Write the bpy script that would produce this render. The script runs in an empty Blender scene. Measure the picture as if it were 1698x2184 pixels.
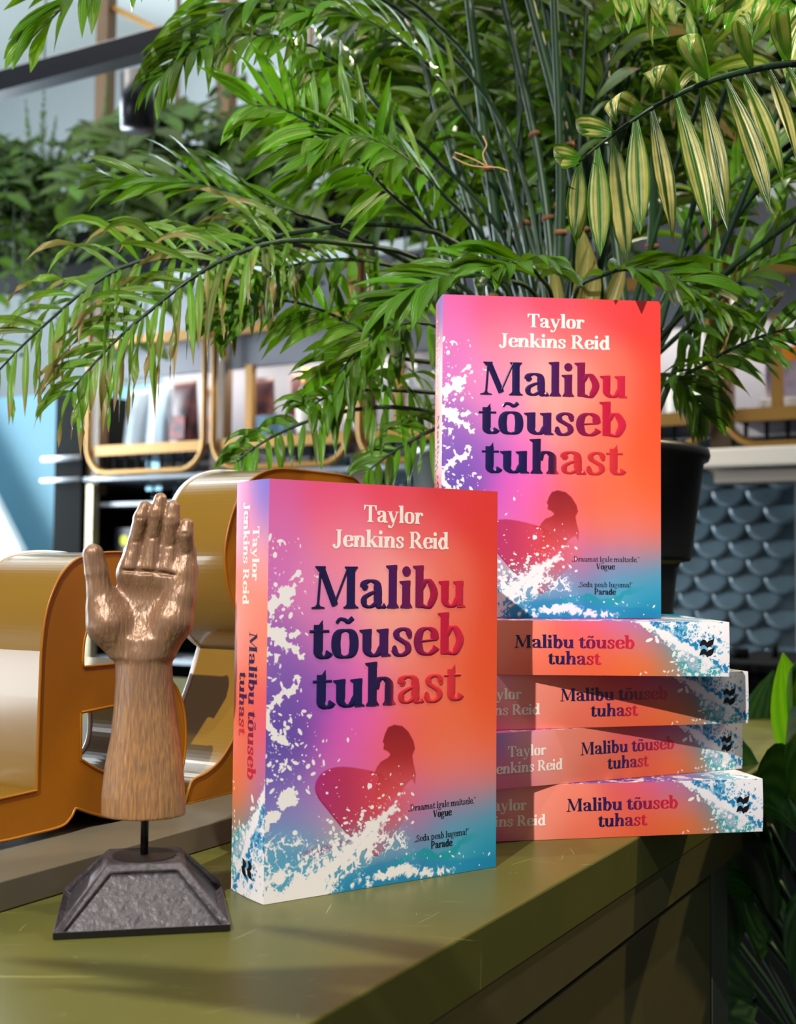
import bpy, bmesh, math, random
import numpy as np
from mathutils import Vector, Matrix
random.seed(7)
SC = bpy.context.scene
COL = SC.collection
# ------------------------------------------------------------------ camera
PITCH, ROLL, CAM_H = 0.0502, 0.0089, 0.1634      # counter top is z = 0, floor is z = -0.9
cam_d = bpy.data.cameras.new('camera')
cam = bpy.data.objects.new('camera', cam_d); COL.objects.link(cam)
cam_d.sensor_fit = 'VERTICAL'; cam_d.sensor_height = 36.0; cam_d.sensor_width = 36.0
cam_d.lens = 2603.9 / 2184 * 36.0
cam_d.clip_start = 0.02; cam_d.clip_end = 60
cam_d.dof.use_dof = True; cam_d.dof.focus_distance = 0.70; cam_d.dof.aperture_fstop = 11.5
fwd = Vector((0, math.cos(PITCH), math.sin(PITCH)))
right0 = Vector((1, 0, 0)); up0 = right0.cross(fwd)
c_, s_ = math.cos(ROLL), math.sin(ROLL)
right = right0 * c_ + up0 * s_
up = up0 * c_ - right0 * s_
m3 = Matrix((right, up, -fwd)).transposed()
cam.matrix_world = Matrix.Translation((0, 0, CAM_H)) @ m3.to_4x4()
SC.camera = cam
# ------------------------------------------------------------------ view, world, lamps
SC.view_settings.view_transform = 'Standard'; SC.view_settings.look = 'None'
SC.view_settings.gamma = 1.0; SC.view_settings.use_curve_mapping = False
SC.view_settings.exposure = 0.32
SC.cycles.max_bounces = 8; SC.cycles.transparent_max_bounces = 12
SC.cycles.use_denoising = True
SC.cycles.sample_clamp_indirect = 6.0
world = bpy.data.worlds.new('world'); SC.world = world; world.use_nodes = True
bg = world.node_tree.nodes['Background']; bg.inputs[0].default_value = (0.80, 0.88, 1.0, 1); bg.inputs[1].default_value = 0.14

PSI = math.radians(29.66)
UA = Vector((math.sin(PSI), math.cos(PSI), 0))    # along the counter, away from the viewer
RA = Vector((math.cos(PSI), -math.sin(PSI), 0))   # across the counter, towards its front
ZA = Vector((0, 0, 1))
def W(u, r, z): return UA * u + RA * r + ZA * z

def lamp(name, kind, loc, target, energy, color, **kw):
    d = bpy.data.lights.new(name, kind); d.energy = energy; d.color = color
    for k, v in kw.items(): setattr(d, k, v)
    o = bpy.data.objects.new(name, d); COL.objects.link(o); o.location = loc
    o.rotation_euler = (Vector(target) - Vector(loc)).to_track_quat('-Z', 'Y').to_euler()
    return o
lamp('key_spot', 'SPOT', (-0.55, -0.75, 1.35), (0.05, 0.68, 0.08), 175, (1.0, 0.95, 0.90), spot_size=math.radians(46), spot_blend=0.6, shadow_soft_size=0.010)
lamp('back_spot', 'SPOT', (0.30, 2.25, 1.62), (-0.02, 0.50, 0.0), 150, (1.0, 0.88, 0.66), spot_size=math.radians(50), spot_blend=0.5, shadow_soft_size=0.025)
lamp('overhead_spot', 'SPOT', (0.15, 0.45, 1.95), (0.1, 1.0, 0.5), 48, (1.0, 0.93, 0.80), spot_size=math.radians(90), spot_blend=0.8, shadow_soft_size=0.03)
lamp('window_daylight', 'AREA', W(2.2, -3.7, 0.8), W(1.2, 0.0, 0.3), 150, (0.80, 0.92, 1.0), shape='RECTANGLE', size=1.6, size_y=1.8)
lamp('window_low_daylight', 'AREA', (-3.2, -0.05, -0.27), (0.0, 0.6, 0.05), 26, (0.90, 0.96, 1.0), shape='RECTANGLE', size=1.6, size_y=0.62)
lamp('right_spot', 'SPOT', (1.35, 1.15, 1.45), (0.42, 1.0, 0.42), 60, (1.0, 0.82, 0.48), spot_size=math.radians(60), spot_blend=0.7, shadow_soft_size=0.03)
lamp('window_wall_light', 'AREA', W(1.6, -4.2, 0.9), W(3.6, -3.6, 0.5), 45, (0.86, 0.95, 1.0), shape='RECTANGLE', size=1.0, size_y=1.6)
lamp('shelf_spot', 'AREA', W(1.9, -1.2, 1.9), W(3.0, -1.6, 0.5), 42, (1.0, 0.95, 0.88), shape='RECTANGLE', size=2.6, size_y=0.3)

# ------------------------------------------------------------------ points from the photograph's geometry
FPX = 2603.9
def ray(px, py):
    a, b = px - 849.0, py - 1092.0
    x = c_ * a + s_ * b; y = -s_ * a + c_ * b
    return right0 * (x / FPX) + fwd + up0 * (-y / FPX)
O = Vector((0, 0, CAM_H))
def at_y(px, py, y):
    d = ray(px, py); return O + d * (y / d.y)
def at_plane(px, py, axis, val):
    d = ray(px, py); return O + d * ((val - axis.dot(O)) / axis.dot(d))

# ------------------------------------------------------------------ helpers
def lin(c):
    return tuple(((x / 255) / 12.92 if x / 255 <= 0.04045 else ((x / 255 + 0.055) / 1.055) ** 2.4) for x in c)
def mat(name, rgb, rough=0.5, metal=0.0, var=0.0, scale=20.0, bump=0.0, bscale=80.0, stretch=None, coat=0.0, rgb2=None, trans=0.0, ior=1.45, alpha=1.0, emit=0.0, spec=0.5, rvar=0.0):
    m = bpy.data.materials.new(name); m.use_nodes = True
    nt = m.node_tree; b = nt.nodes['Principled BSDF']
    c = lin(rgb)
    b.inputs['Base Color'].default_value = (*c, 1); b.inputs['Roughness'].default_value = rough
    b.inputs['Metallic'].default_value = metal; b.inputs['Coat Weight'].default_value = coat
    b.inputs['Coat Roughness'].default_value = 0.12
    b.inputs['Transmission Weight'].default_value = trans; b.inputs['IOR'].default_value = ior
    b.inputs['Specular IOR Level'].default_value = spec
    if emit: b.inputs['Emission Color'].default_value = (*c, 1); b.inputs['Emission Strength'].default_value = emit
    def tex(sc):
        tc = nt.nodes.new('ShaderNodeTexCoord'); mp = nt.nodes.new('ShaderNodeMapping')
        nt.links.new(tc.outputs['Object'], mp.inputs['Vector'])
        if stretch: mp.inputs['Scale'].default_value = stretch
        n = nt.nodes.new('ShaderNodeTexNoise'); n.inputs['Scale'].default_value = sc; n.inputs['Detail'].default_value = 6
        nt.links.new(mp.outputs['Vector'], n.inputs['Vector']); return n
    if var or rgb2:
        n = tex(scale)
        c2 = lin(rgb2) if rgb2 else tuple(min(1, x * (1 - var)) for x in c)
        r = nt.nodes.new('ShaderNodeValToRGB'); r.color_ramp.elements[0].position = 0.35; r.color_ramp.elements[1].position = 0.65
        r.color_ramp.elements[0].color = (*c, 1); r.color_ramp.elements[1].color = (*c2, 1)
        nt.links.new(n.outputs['Fac'], r.inputs['Fac']); nt.links.new(r.outputs['Color'], b.inputs['Base Color'])
    if rvar:
        n = tex(scale * 0.7); mr = nt.nodes.new('ShaderNodeMapRange')
        mr.inputs['To Min'].default_value = rough - rvar; mr.inputs['To Max'].default_value = rough + rvar
        nt.links.new(n.outputs['Fac'], mr.inputs['Value']); nt.links.new(mr.outputs['Result'], b.inputs['Roughness'])
    if bump:
        n = tex(bscale); bp = nt.nodes.new('ShaderNodeBump'); bp.inputs['Strength'].default_value = bump; bp.inputs['Distance'].default_value = 0.002
        nt.links.new(n.outputs['Fac'], bp.inputs['Height']); nt.links.new(bp.outputs['Normal'], b.inputs['Normal'])
    return m
def link(name, me, parent=None, loc=None, rot=None):
    o = bpy.data.objects.new(name, me); COL.objects.link(o)
    if parent is not None: o.parent = parent
    if loc is not None: o.location = loc
    if rot is not None: o.rotation_euler = rot
    return o
def tag(o, label=None, cat=None, group=None, kind=None):
    if label: o['label'] = label
    if cat: o['category'] = cat
    if group: o['group'] = group
    if kind: o['kind'] = kind
    return o
def empty(name, loc, label, cat, group=None, rotz=0.0):
    o = bpy.data.objects.new(name, None); COL.objects.link(o); o.location = loc; o.rotation_euler = (0, 0, rotz); o.empty_display_size = 0.05
    return tag(o, label, cat, group)
def smooth(me):
    me.polygons.foreach_set('use_smooth', [True] * len(me.polygons)); me.update()
def mesh_of(name, verts, faces, mats=(), mi=None, sm=False):
    me = bpy.data.meshes.new(name); me.from_pydata([tuple(v) for v in verts], [], faces)
    for m in mats: me.materials.append(m)
    if mi is not None: me.polygons.foreach_set('material_index', mi)
    if sm: smooth(me)
    me.update(); return me
def bm_mesh(name, bm, mats=(), sm=False):
    me = bpy.data.meshes.new(name); bmesh.ops.recalc_face_normals(bm, faces=bm.faces[:]); bm.to_mesh(me); bm.free()
    for m in mats: me.materials.append(m)
    if sm: smooth(me)
    return me
def bm_box(bm, o, ex, ey, ez, mi=0):
    o, ex, ey, ez = Vector(o), Vector(ex), Vector(ey), Vector(ez)
    v = [bm.verts.new(o + ex * i + ey * j + ez * k) for k in (0, 1) for j in (0, 1) for i in (0, 1)]
    fs = [(0, 2, 3, 1), (4, 5, 7, 6), (0, 1, 5, 4), (2, 6, 7, 3), (0, 4, 6, 2), (1, 3, 7, 5)]
    out = []
    for f in fs:
        fa = bm.faces.new([v[i] for i in f]); fa.material_index = mi; out.append(fa)
    return v, out
def bevel_all(bm, w, seg=2):
    es = [e for e in bm.edges if len(e.link_faces) == 2 and e.calc_face_angle(0) > 0.5]
    bmesh.ops.bevel(bm, geom=es, offset=w, segments=seg, affect='EDGES', profile=0.5)
def ubox(name, u0, u1, r0, r1, z0, z1, m, parent=None, bev=0.0):
    """box aligned with the counter; local to parent's location when there is one"""
    bm = bmesh.new(); base = parent.location if parent is not None else Vector((0, 0, 0))
    bm_box(bm, W(u0, r0, z0) - base, UA * (u1 - u0), RA * (r1 - r0), ZA * (z1 - z0))
    if bev: bmesh.ops.recalc_face_normals(bm, faces=bm.faces[:]); bevel_all(bm, bev)
    return link(name, bm_mesh(name, bm, [m]), parent)
def catmull(pts, n):
    P = [Vector(p) for p in pts]; P = [P[0] * 2 - P[1]] + P + [P[-1] * 2 - P[-2]]
    out = []; k = len(P) - 3
    for s in range(n + 1):
        t = s / n * k; i = min(int(t), k - 1); f = t - i
        a, b, c, d = P[i], P[i + 1], P[i + 2], P[i + 3]
        out.append(0.5 * ((2 * b) + (c - a) * f + (2 * a - 5 * b + 4 * c - d) * f * f + (3 * b - a - 3 * c + d) * f ** 3))
    return out
def tube_geo(verts, faces, pts, rad, sides=8, cap=True):
    n0 = len(verts); n = len(pts); prev = None
    for i, p in enumerate(pts):
        t = (pts[min(i + 1, n - 1)] - pts[max(i - 1, 0)]).normalized()
        if prev is None:
            a = t.orthogonal().normalized()
        else:
            a = (prev - t * prev.dot(t)).normalized()
        prev = a; b = t.cross(a); r = rad[i] if isinstance(rad, (list, tuple)) else rad
        for k in range(sides):
            g = 2 * math.pi * k / sides; verts.append(p + a * (r * math.cos(g)) + b * (r * math.sin(g)))
    for i in range(n - 1):
        for k in range(sides):
            k2 = (k + 1) % sides
            faces.append((n0 + i * sides + k, n0 + i * sides + k2, n0 + (i + 1) * sides + k2, n0 + (i + 1) * sides + k))
    if cap:
        faces.append(tuple(n0 + k for k in reversed(range(sides)))); faces.append(tuple(n0 + (n - 1) * sides + k for k in range(sides)))
def tube(name, pts, rad, m, parent=None, sides=10, sm=True):
    v, f = [], []
    base = parent.location if parent is not None else Vector((0, 0, 0))
    tube_geo(v, f, [Vector(p) - base for p in pts], rad, sides)
    return link(name, mesh_of(name, v, f, [m], sm=sm), parent)
def lathe_mesh(name, prof, m, seg=40, sm=True, cap=True):
    v, f = [], []
    for r, z in prof:
        for k in range(seg):
            g = 2 * math.pi * k / seg; v.append((r * math.cos(g), r * math.sin(g), z))
    for i in range(len(prof) - 1):
        for k in range(seg):
            k2 = (k + 1) % seg; f.append((i * seg + k, i * seg + k2, (i + 1) * seg + k2, (i + 1) * seg + k))
    if cap:
        f.append(tuple(reversed(range(seg)))); f.append(tuple((len(prof) - 1) * seg + k for k in range(seg)))
    return mesh_of(name, v, f, [m], sm=sm)
def prism(name, outline, holes, origin, ax, ay, depth_vec, m, parent=None, bev=0.0):
    """extrude a 2-D outline with holes (lists of (a,b)) along depth_vec"""
    cu = bpy.data.curves.new(name, 'CURVE'); cu.dimensions = '2D'; cu.fill_mode = 'BOTH'
    for loop in [outline] + list(holes):
        sp = cu.splines.new('POLY'); sp.points.add(len(loop) - 1); sp.use_cyclic_u = True
        for p, q in zip(sp.points, loop): p.co = (q[0], q[1], 0, 1)
    cu.extrude = depth_vec.length / 2; cu.bevel_depth = bev; cu.bevel_resolution = 2
    if bev: cu.offset = -bev; cu.extrude -= bev
    tmp = bpy.data.objects.new('tmp', cu); COL.objects.link(tmp)
    dg = bpy.context.evaluated_depsgraph_get(); me = bpy.data.meshes.new_from_object(tmp.evaluated_get(dg))
    bpy.data.objects.remove(tmp); bpy.data.curves.remove(cu)
    me.name = name; me.materials.clear(); me.materials.append(m)
    base = parent.location if parent is not None else Vector((0, 0, 0))
    D = depth_vec.normalized(); mid = Vector(origin) + depth_vec / 2 - base
    for v in me.vertices:
        v.co = mid + ax * v.co.x + ay * v.co.y + D * (-v.co.z)
    bm = bmesh.new(); bm.from_mesh(me); bmesh.ops.remove_doubles(bm, verts=bm.verts[:], dist=1e-5); bmesh.ops.recalc_face_normals(bm, faces=bm.faces[:]); bm.to_mesh(me); bm.free()
    me.update()
    return link(name, me, parent)
# ------------------------------------------------------------------ lettering: a soft high-contrast serif drawn stroke by stroke
TH, TN = 0.35, 0.10         # thick and thin stroke, x-height = 1
def G_stroke(pts, T=TH, t=TN, n=None, closed=False, taper=(1, 1)):
    P = [Vector((p[0], p[1], 0)) for p in pts]
    n = n or max(6, 5 * (len(P) - 1))
    if closed:
        k = len(P); Q = []
        for s in range(n):
            x = s / n * k; i = int(x); f = x - i
            a, b, c, d = P[(i - 1) % k], P[i % k], P[(i + 1) % k], P[(i + 2) % k]
            Q.append(0.5 * ((2 * b) + (c - a) * f + (2 * a - 5 * b + 4 * c - d) * f * f + (3 * b - a - 3 * c + d) * f ** 3))
    else:
        Q = catmull(P, n) if len(P) > 2 else [P[0].lerp(P[1], i / 3) for i in range(4)]
    m = len(Q); out = []
    for i, q in enumerate(Q):
        d = (Q[(i + 1) % m] - Q[(i - 1) % m]) if closed else (Q[min(i + 1, m - 1)] - Q[max(i - 1, 0)])
        d.normalize(); w = t + (T - t) * abs(d.y) ** 1.4
        w *= taper[0] + (taper[1] - taper[0]) * i / max(1, m - 1)
        out.append((q, Vector((-d.y, d.x, 0)), w))
    return ('s', out, closed)
def G_line(a, b, w): 
    a, b = Vector((*a, 0)), Vector((*b, 0)); d = (b - a).normalized(); nrm = Vector((-d.y, d.x, 0))
    return ('s', [(a.lerp(b, i / 3), nrm, w) for i in range(4)], False)
def G_poly(*p): return ('p', [Vector((x, y, 0)) for x, y in p])
def G_dot(x, y, rx, ry=None):
    ry = ry or rx; return ('p', [Vector((x + rx * math.cos(a), y + ry * math.sin(a), 0)) for a in [2 * math.pi * k / 18 for k in range(18)]])
def foot(xc, w=0.52, T=TH, y=0.0, s=1):
    h = T / 2
    return G_poly((xc - w / 2, y), (xc + w / 2, y), (xc + w / 2, y + s * 0.05), (xc + h + 0.05, y + s * 0.09), (xc + h, y + s * 0.17), (xc - h, y + s * 0.17), (xc - h - 0.05, y + s * 0.09), (xc - w / 2, y + s * 0.05)) if s > 0 else \
           G_poly((xc - w / 2, y), (xc - w / 2, y - 0.05), (xc - h - 0.05, y - 0.09), (xc - h, y - 0.17), (xc + h, y - 0.17), (xc + h + 0.05, y - 0.09), (xc + w / 2, y - 0.05), (xc + w / 2, y))
def flag(xc, y, T=TH): return G_poly((xc - T / 2 - 0.13, y - 0.08), (xc - T / 2, y - 0.17), (xc + T / 2, y - 0.17), (xc + T / 2, y), (xc + T / 2 - 0.1, y), (xc - T / 2 - 0.13, y - 0.03))
def vst(xc, y0, y1, T=TH): return G_line((xc, y0), (xc, y1), T)
def ring(cx, cy, rx, ry, T=TH, t=TN):
    return G_stroke([(cx + (rx - T / 2 * abs(math.cos(a)) - 0.0) * math.cos(a), cy + (ry - t / 2) * math.sin(a)) for a in [2 * math.pi * k / 16 for k in range(16)]], T, t, 40, True)
def arch(x0, x1, top=1.02):
    return [G_stroke([(x0 + 0.10, 0.62), (x0 + 0.2, 0.86), (x0 + (x1 - x0) * 0.62, top - 0.06), (x1 - 0.02, 0.80), (x1, 0.5)], TH, TN, 14), vst(x1, 0.0, 0.55), foot(x1)]
AS, CP, XH = 1.56, 1.48, 1.0
GLY = {
 'l': (0.62, [vst(0.31, 0, AS - .1), flag(0.31, AS), foot(0.31)]),
 'i': (0.62, [vst(0.31, 0, 0.9), flag(0.31, XH), foot(0.31), G_dot(0.31, 1.33, 0.185)]),
 'b': (1.18, [vst(0.31, 0.02, AS - .1), flag(0.31, AS), G_stroke([(0.36, 0.72), (0.55, 0.95), (0.75, 0.96), (0.97, 0.52), (0.75, 0.06), (0.52, 0.05), (0.30, 0.16)], TH, TN, 24)]),
 'h': (1.30, [vst(0.31, 0, AS - .1), flag(0.31, AS), foot(0.31)] + arch(0.31, 0.98)),
 'n': (1.30, [vst(0.31, 0, 0.9), flag(0.31, XH), foot(0.31)] + arch(0.31, 0.98)),
 'm': (1.95, [vst(0.31, 0, 0.9), flag(0.31, XH), foot(0.31)] + arch(0.31, 0.96) + arch(0.96, 1.62)),
 'u': (1.28, [vst(0.31, 0.35, 0.92), flag(0.31, XH), G_stroke([(0.31, 0.5), (0.33, 0.2), (0.55, 0.05), (0.76, 0.13), (0.93, 0.36)], TH, TN, 14), vst(0.97, 0.1, 0.92), flag(0.97, XH), G_poly((0.85, 0.17), (0.85, 0.0), (1.24, 0.0), (1.24, 0.05), (1.12, 0.12))]),
 'o': (1.14, [ring(0.57, 0.5, 0.52, 0.52)]),
 'e': (1.06, [G_stroke([(0.93, 0.56), (0.86, 0.86), (0.60, 0.98), (0.33, 0.86), (0.22, 0.5), (0.34, 0.14), (0.64, 0.03), (0.90, 0.16), (0.99, 0.28)], TH, TN, 32), G_line((0.25, 0.50), (1.0, 0.56), 0.08), G_poly((0.80, 0.54), (1.02, 0.54), (0.98, 0.70), (0.84, 0.84))]),
 'a': (1.16, [G_stroke([(0.22, 0.74), (0.26, 0.90), (0.50, 0.98), (0.74, 0.88), (0.80, 0.6), (0.80, 0.3), (0.86, 0.08), (1.0, 0.04), (1.12, 0.10)], TH, TN, 32), G_stroke([(0.80, 0.60), (0.52, 0.53), (0.24, 0.36), (0.25, 0.13), (0.46, 0.05), (0.70, 0.16), (0.80, 0.32)], 0.26, TN, 26), G_dot(0.24, 0.76, 0.13)]),
 's': (0.92, [G_stroke([(0.76, 0.76), (0.66, 0.92), (0.45, 0.97), (0.24, 0.86), (0.26, 0.68), (0.46, 0.54), (0.66, 0.40), (0.70, 0.19), (0.50, 0.04), (0.26, 0.06), (0.12, 0.26)], 0.27, 0.12, 44), G_dot(0.75, 0.73, 0.10, 0.12), G_dot(0.15, 0.27, 0.10, 0.12)]),
 't': (0.80, [vst(0.33, 0.3, 1.18), G_poly((0.18, 1.0), (0.48, 1.0), (0.48, 1.36), (0.36, 1.2)), G_line((0.0, 0.95), (0.72, 0.95), 0.10), G_stroke([(0.33, 0.45), (0.34, 0.18), (0.50, 0.05), (0.66, 0.09), (0.76, 0.22)], TH, TN, 14)]),
 'd': (1.22, [vst(0.91, 0.05, AS - .1), flag(0.91, AS), foot(0.98, 0.4), G_stroke([(0.85, 0.75), (0.66, 0.96), (0.46, 0.96), (0.22, 0.50), (0.44, 0.05), (0.66, 0.05), (0.88, 0.26)], TH, TN, 24)]),
 'p': (1.22, [vst(0.31, -0.45, 0.92), flag(0.31, XH), foot(0.31, 0.56, TH, -0.5), G_stroke([(0.36, 0.74), (0.55, 0.95), (0.76, 0.96), (1.0, 0.5), (0.76, 0.05), (0.55, 0.05), (0.36, 0.2)], TH, TN, 24)]),
 'g': (1.10, [ring(0.48, 0.63, 0.40, 0.37, 0.26), G_stroke([(0.30, 0.30), (0.18, 0.14), (0.4, 0.03), (0.75, -0.03), (0.88, -0.24), (0.56, -0.46), (0.22, -0.40), (0.14, -0.2), (0.3, -0.02)], 0.2, 0.11, 34), G_line((0.74, 0.86), (1.05, 0.98), 0.1), G_dot(1.0, 0.95, 0.09)]),
 'k': (1.24, [vst(0.31, 0, AS - .1), flag(0.31, AS), foot(0.31), G_line((0.36, 0.42), (0.98, 0.96), 0.11), G_line((0.58, 0.60), (1.0, 0.08), 0.30), foot(1.02, 0.48), G_poly((0.72, 1.0), (1.18, 1.0), (1.18, 0.95), (0.72, 0.95))]),
 'r': (0.92, [vst(0.31, 0, 0.9), flag(0.31, XH), foot(0.31, 0.58), G_stroke([(0.40, 0.6), (0.5, 0.84), (0.66, 0.95), (0.82, 0.9)], 0.2, 0.11, 10), G_dot(0.80, 0.83, 0.14)]),
 'y': (1.2, [G_line((0.26, 0.95), (0.62, 0.05), 0.29), G_stroke([(1.0, 0.95), (0.72, 0.2), (0.55, -0.25), (0.36, -0.44), (0.18, -0.38)], 0.13, 0.10, 14), G_dot(0.19, -0.34, 0.13), G_poly((0.0, 1.0), (0.52, 1.0), (0.52, 0.95), (0.0, 0.95)), G_poly((0.8, 1.0), (1.2, 1.0), (1.2, 0.95), (0.8, 0.95))]),
 'M': (1.98, [G_line((0.30, 0.05), (0.40, CP - .05), 0.10), G_line((0.42, CP - .04), (0.98, 0.12), 0.27), G_line((0.93, 0.1), (1.50, CP - .04), 0.09), vst(1.62, 0.02, CP - .02, 0.34), foot(0.30, 0.52, 0.1), foot(1.62, 0.62, 0.34), foot(0.38, 0.42, 0.2, CP, -1), foot(1.62, 0.54, 0.34, CP, -1)]),
 'T': (1.36, [vst(0.68, 0, CP - .02, 0.32), foot(0.68, 0.62, 0.32), G_line((0.06, CP - .05), (1.30, CP - .05), 0.10), G_poly((0.04, CP), (0.04, 1.02), (0.10, 1.02), (0.28, CP)), G_poly((1.32, CP), (1.32, 1.02), (1.26, 1.02), (1.08, CP))]),
 'J': (1.0, [vst(0.62, 0.3, CP - .02, 0.32), foot(0.62, 0.62, 0.32, CP, -1), G_stroke([(0.62, 0.5), (0.58, 0.12), (0.36, -0.10), (0.14, 0.0)], 0.32, 0.1, 12), G_dot(0.14, 0.10, 0.14)]),
 'R': (1.50, [vst(0.36, 0, CP, 0.32), foot(0.36, 0.62, 0.32), foot(0.36, 0.58, 0.32, CP, -1), G_stroke([(0.40, CP - .05), (0.78, CP - .05), (1.06, 1.08), (0.80, 0.73), (0.40, 0.70)], 0.32, 0.09, 22), G_line((0.72, 0.72), (1.22, 0.12), 0.32), G_stroke([(1.14, 0.2), (1.3, 0.04), (1.5, 0.06)], 0.2, 0.1, 6)]),
 'D': (1.66, [vst(0.36, 0, CP, 0.30), foot(0.36, 0.58, 0.30), foot(0.36, 0.58, 0.30, CP, -1), G_stroke([(0.36, CP - .05), (0.85, CP - .06), (1.38, 0.74), (0.85, 0.06), (0.36, 0.05)], 0.32, 0.09, 26)]),
 'V': (1.56, [G_line((0.34, CP - .05), (0.80, 0.08), 0.31), G_line((1.28, CP - .05), (0.84, 0.05), 0.10), foot(0.34, 0.6, 0.3, CP, -1), foot(1.28, 0.46, 0.1, CP, -1)]),
 'S': (1.14, [G_stroke([(0.96, 1.12), (0.80, 1.38), (0.54, 1.44), (0.26, 1.26), (0.32, 0.96), (0.60, 0.78), (0.88, 0.56), (0.90, 0.26), (0.60, 0.04), (0.30, 0.08), (0.12, 0.40)], 0.30, 0.11, 44), G_poly((0.98, 1.46), (1.0, 1.02), (0.93, 1.02), (0.82, 1.34)), G_poly((0.08, 0.0), (0.06, 0.46), (0.13, 0.46), (0.24, 0.14))]),
 'P': (1.40, [vst(0.36, 0, CP, 0.32), foot(0.36, 0.62, 0.32), foot(0.36, 0.58, 0.32, CP, -1), G_stroke([(0.40, CP - .05), (0.80, CP - .05), (1.12, 1.06), (0.80, 0.68), (0.40, 0.66)], 0.32, 0.09, 22)]),
 '.': (0.42, [G_dot(0.21, 0.13, 0.14)]),
 '!': (0.56, [G_dot(0.28, 0.13, 0.14), G_poly((0.22, 0.42), (0.34, 0.42), (0.44, CP), (0.12, CP))]),
 ',,': (0.66, [G_dot(0.18, 0.1, 0.12), G_dot(0.48, 0.1, 0.12), G_poly((0.1, -0.2), (0.29, 0.05), (0.2, 0.1)), G_poly((0.4, -0.2), (0.59, 0.05), (0.5, 0.1))]),
 "''": (0.66, [G_dot(0.18, 1.36, 0.12), G_dot(0.48, 1.36, 0.12), G_poly((0.1, 1.06), (0.29, 1.31), (0.2, 1.36)), G_poly((0.4, 1.06), (0.59, 1.31), (0.5, 1.36))]),
 ' ': (0.5, []),
}
def _tilde():
    return [G_stroke([(0.24, 1.22), (0.36, 1.36), (0.54, 1.34), (0.68, 1.26), (0.86, 1.40)], 0.2, 0.17, 16, taper=(0.6, 1.0))]
GLY['~o'] = (GLY['o'][0], GLY['o'][1] + _tilde())
def text_geo(verts, faces, chars, x0, x1, base, sy, to3, bump=0.0, lift=0.0001, wscale=1.0):
    """set a line between x0 and x1 on baseline base; sy = x-height in metres; to3(x, y, h) -> point"""
    ADV = lambda c: GLY[c][0] - (0.04 if c not in ' .' else 0); total = sum(ADV(c) for c in chars); sx = (x1 - x0) / (total * 1.0); px = 0.0
    layer = 0
    for c in chars:
        adv, parts = GLY[c]
        for p in parts:
            layer += 1; lz = lift + (layer % 7) * 2e-6
            X = lambda v: (x0 + (px + v.x) * sx, base + v.y * sy)
            if p[0] == 'p':
                n0 = len(verts)
                for v in p[1]: a, b = X(v); verts.append(to3(a, b, lz + bump * 0.55))
                faces.append(tuple(range(n0, len(verts))))
            else:
                prof = [(-1, 0.1), (-0.55, 0.8), (0, 1), (0.55, 0.8), (1, 0.1)] if bump else [(-1, 0), (1, 0)]
                k = len(prof); n0 = len(verts); L = p[1]
                for q, nr, w in L:
                    for o, hh in prof:
                        a, b = X(q + nr * (o * w / 2 * wscale)); verts.append(to3(a, b, lz + bump * hh))
                m = len(L); rng = range(m) if p[2] else range(m - 1)
                for i in rng:
                    j = (i + 1) % m
                    for s in range(k - 1): faces.append((n0 + i * k + s, n0 + j * k + s, n0 + j * k + s + 1, n0 + i * k + s + 1))
        px += ADV(c)
def chars_of(s):
    out = []
    i = 0
    while i < len(s):
        ch = s[i]
        if ch == 'õ': out.append('~o')
        elif ch == '„': out.append(',,')
        elif ch == '”': out.append("''")
        else: out.append(ch)
        i += 1
    return out
# ------------------------------------------------------------------ printed cover art, computed on the cover's own grid
def vnoise(X, Y, seed):
    rs = np.random.RandomState(seed); g = rs.rand(256, 256)
    xi = np.floor(X).astype(int); yi = np.floor(Y).astype(int); fx = X - xi; fy = Y - yi
    fx = fx * fx * (3 - 2 * fx); fy = fy * fy * (3 - 2 * fy)
    a = g[yi % 256, xi % 256]; b = g[yi % 256, (xi + 1) % 256]; c = g[(yi + 1) % 256, xi % 256]; d = g[(yi + 1) % 256, (xi + 1) % 256]
    return (a * (1 - fx) + b * fx) * (1 - fy) + (c * (1 - fx) + d * fx) * fy
def fbm(X, Y, seed, octv=4):
    s = 0; amp = 0.5; tot = 0
    for o in range(octv):
        s = s + amp * vnoise(X * 2 ** o, Y * 2 ** o, seed + o); tot += amp; amp *= 0.55
    return s / tot
def sstep(a, b, x):
    t = np.clip((x - a) / (b - a), 0, 1); return t * t * (3 - 2 * t)
def gradient(X, Y, pts, asp, sig):
    num = 0; den = 0
    for px, py, c in pts:
        w = np.exp(-(((X - px) ** 2 + ((Y - py) * asp) ** 2) / (2 * sig * sig))) + 1e-9
        num = num + w[..., None] * np.array(c, float); den = den + w
    return num / den[..., None]
def inpoly(X, Y, poly):
    r = np.zeros(X.shape, bool); n = len(poly)
    for i in range(n):
        x1, y1 = poly[i]; x2, y2 = poly[(i + 1) % n]
        if y1 == y2: continue
        c = ((y1 > Y) != (y2 > Y)) & (X < (x2 - x1) * (Y - y1) / (y2 - y1) + x1); r ^= c
    return r
def smooth_poly(poly, n=None):
    k = len(poly); n = n or k * 5; out = []
    for s in range(n):
        x = s / n * k; i = int(x); f = x - i
        a, b, c, d = [np.array(poly[(i + j) % k], float) for j in (-1, 0, 1, 2)]
        out.append(tuple(0.5 * ((2 * b) + (c - a) * f + (2 * a - 5 * b + 4 * c - d) * f * f + (3 * b - a - 3 * c + d) * f ** 3)))
    return out
def soft_poly(X, Y, poly, e):
    return sum(inpoly(X + dx * e, Y + dy * e, poly).astype(float) for dx in (-.6, 0, .6) for dy in (-.6, 0, .6)) / 9
def over(img, col, a): return img * (1 - a[..., None]) + np.array(col, float) * a[..., None]
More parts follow.
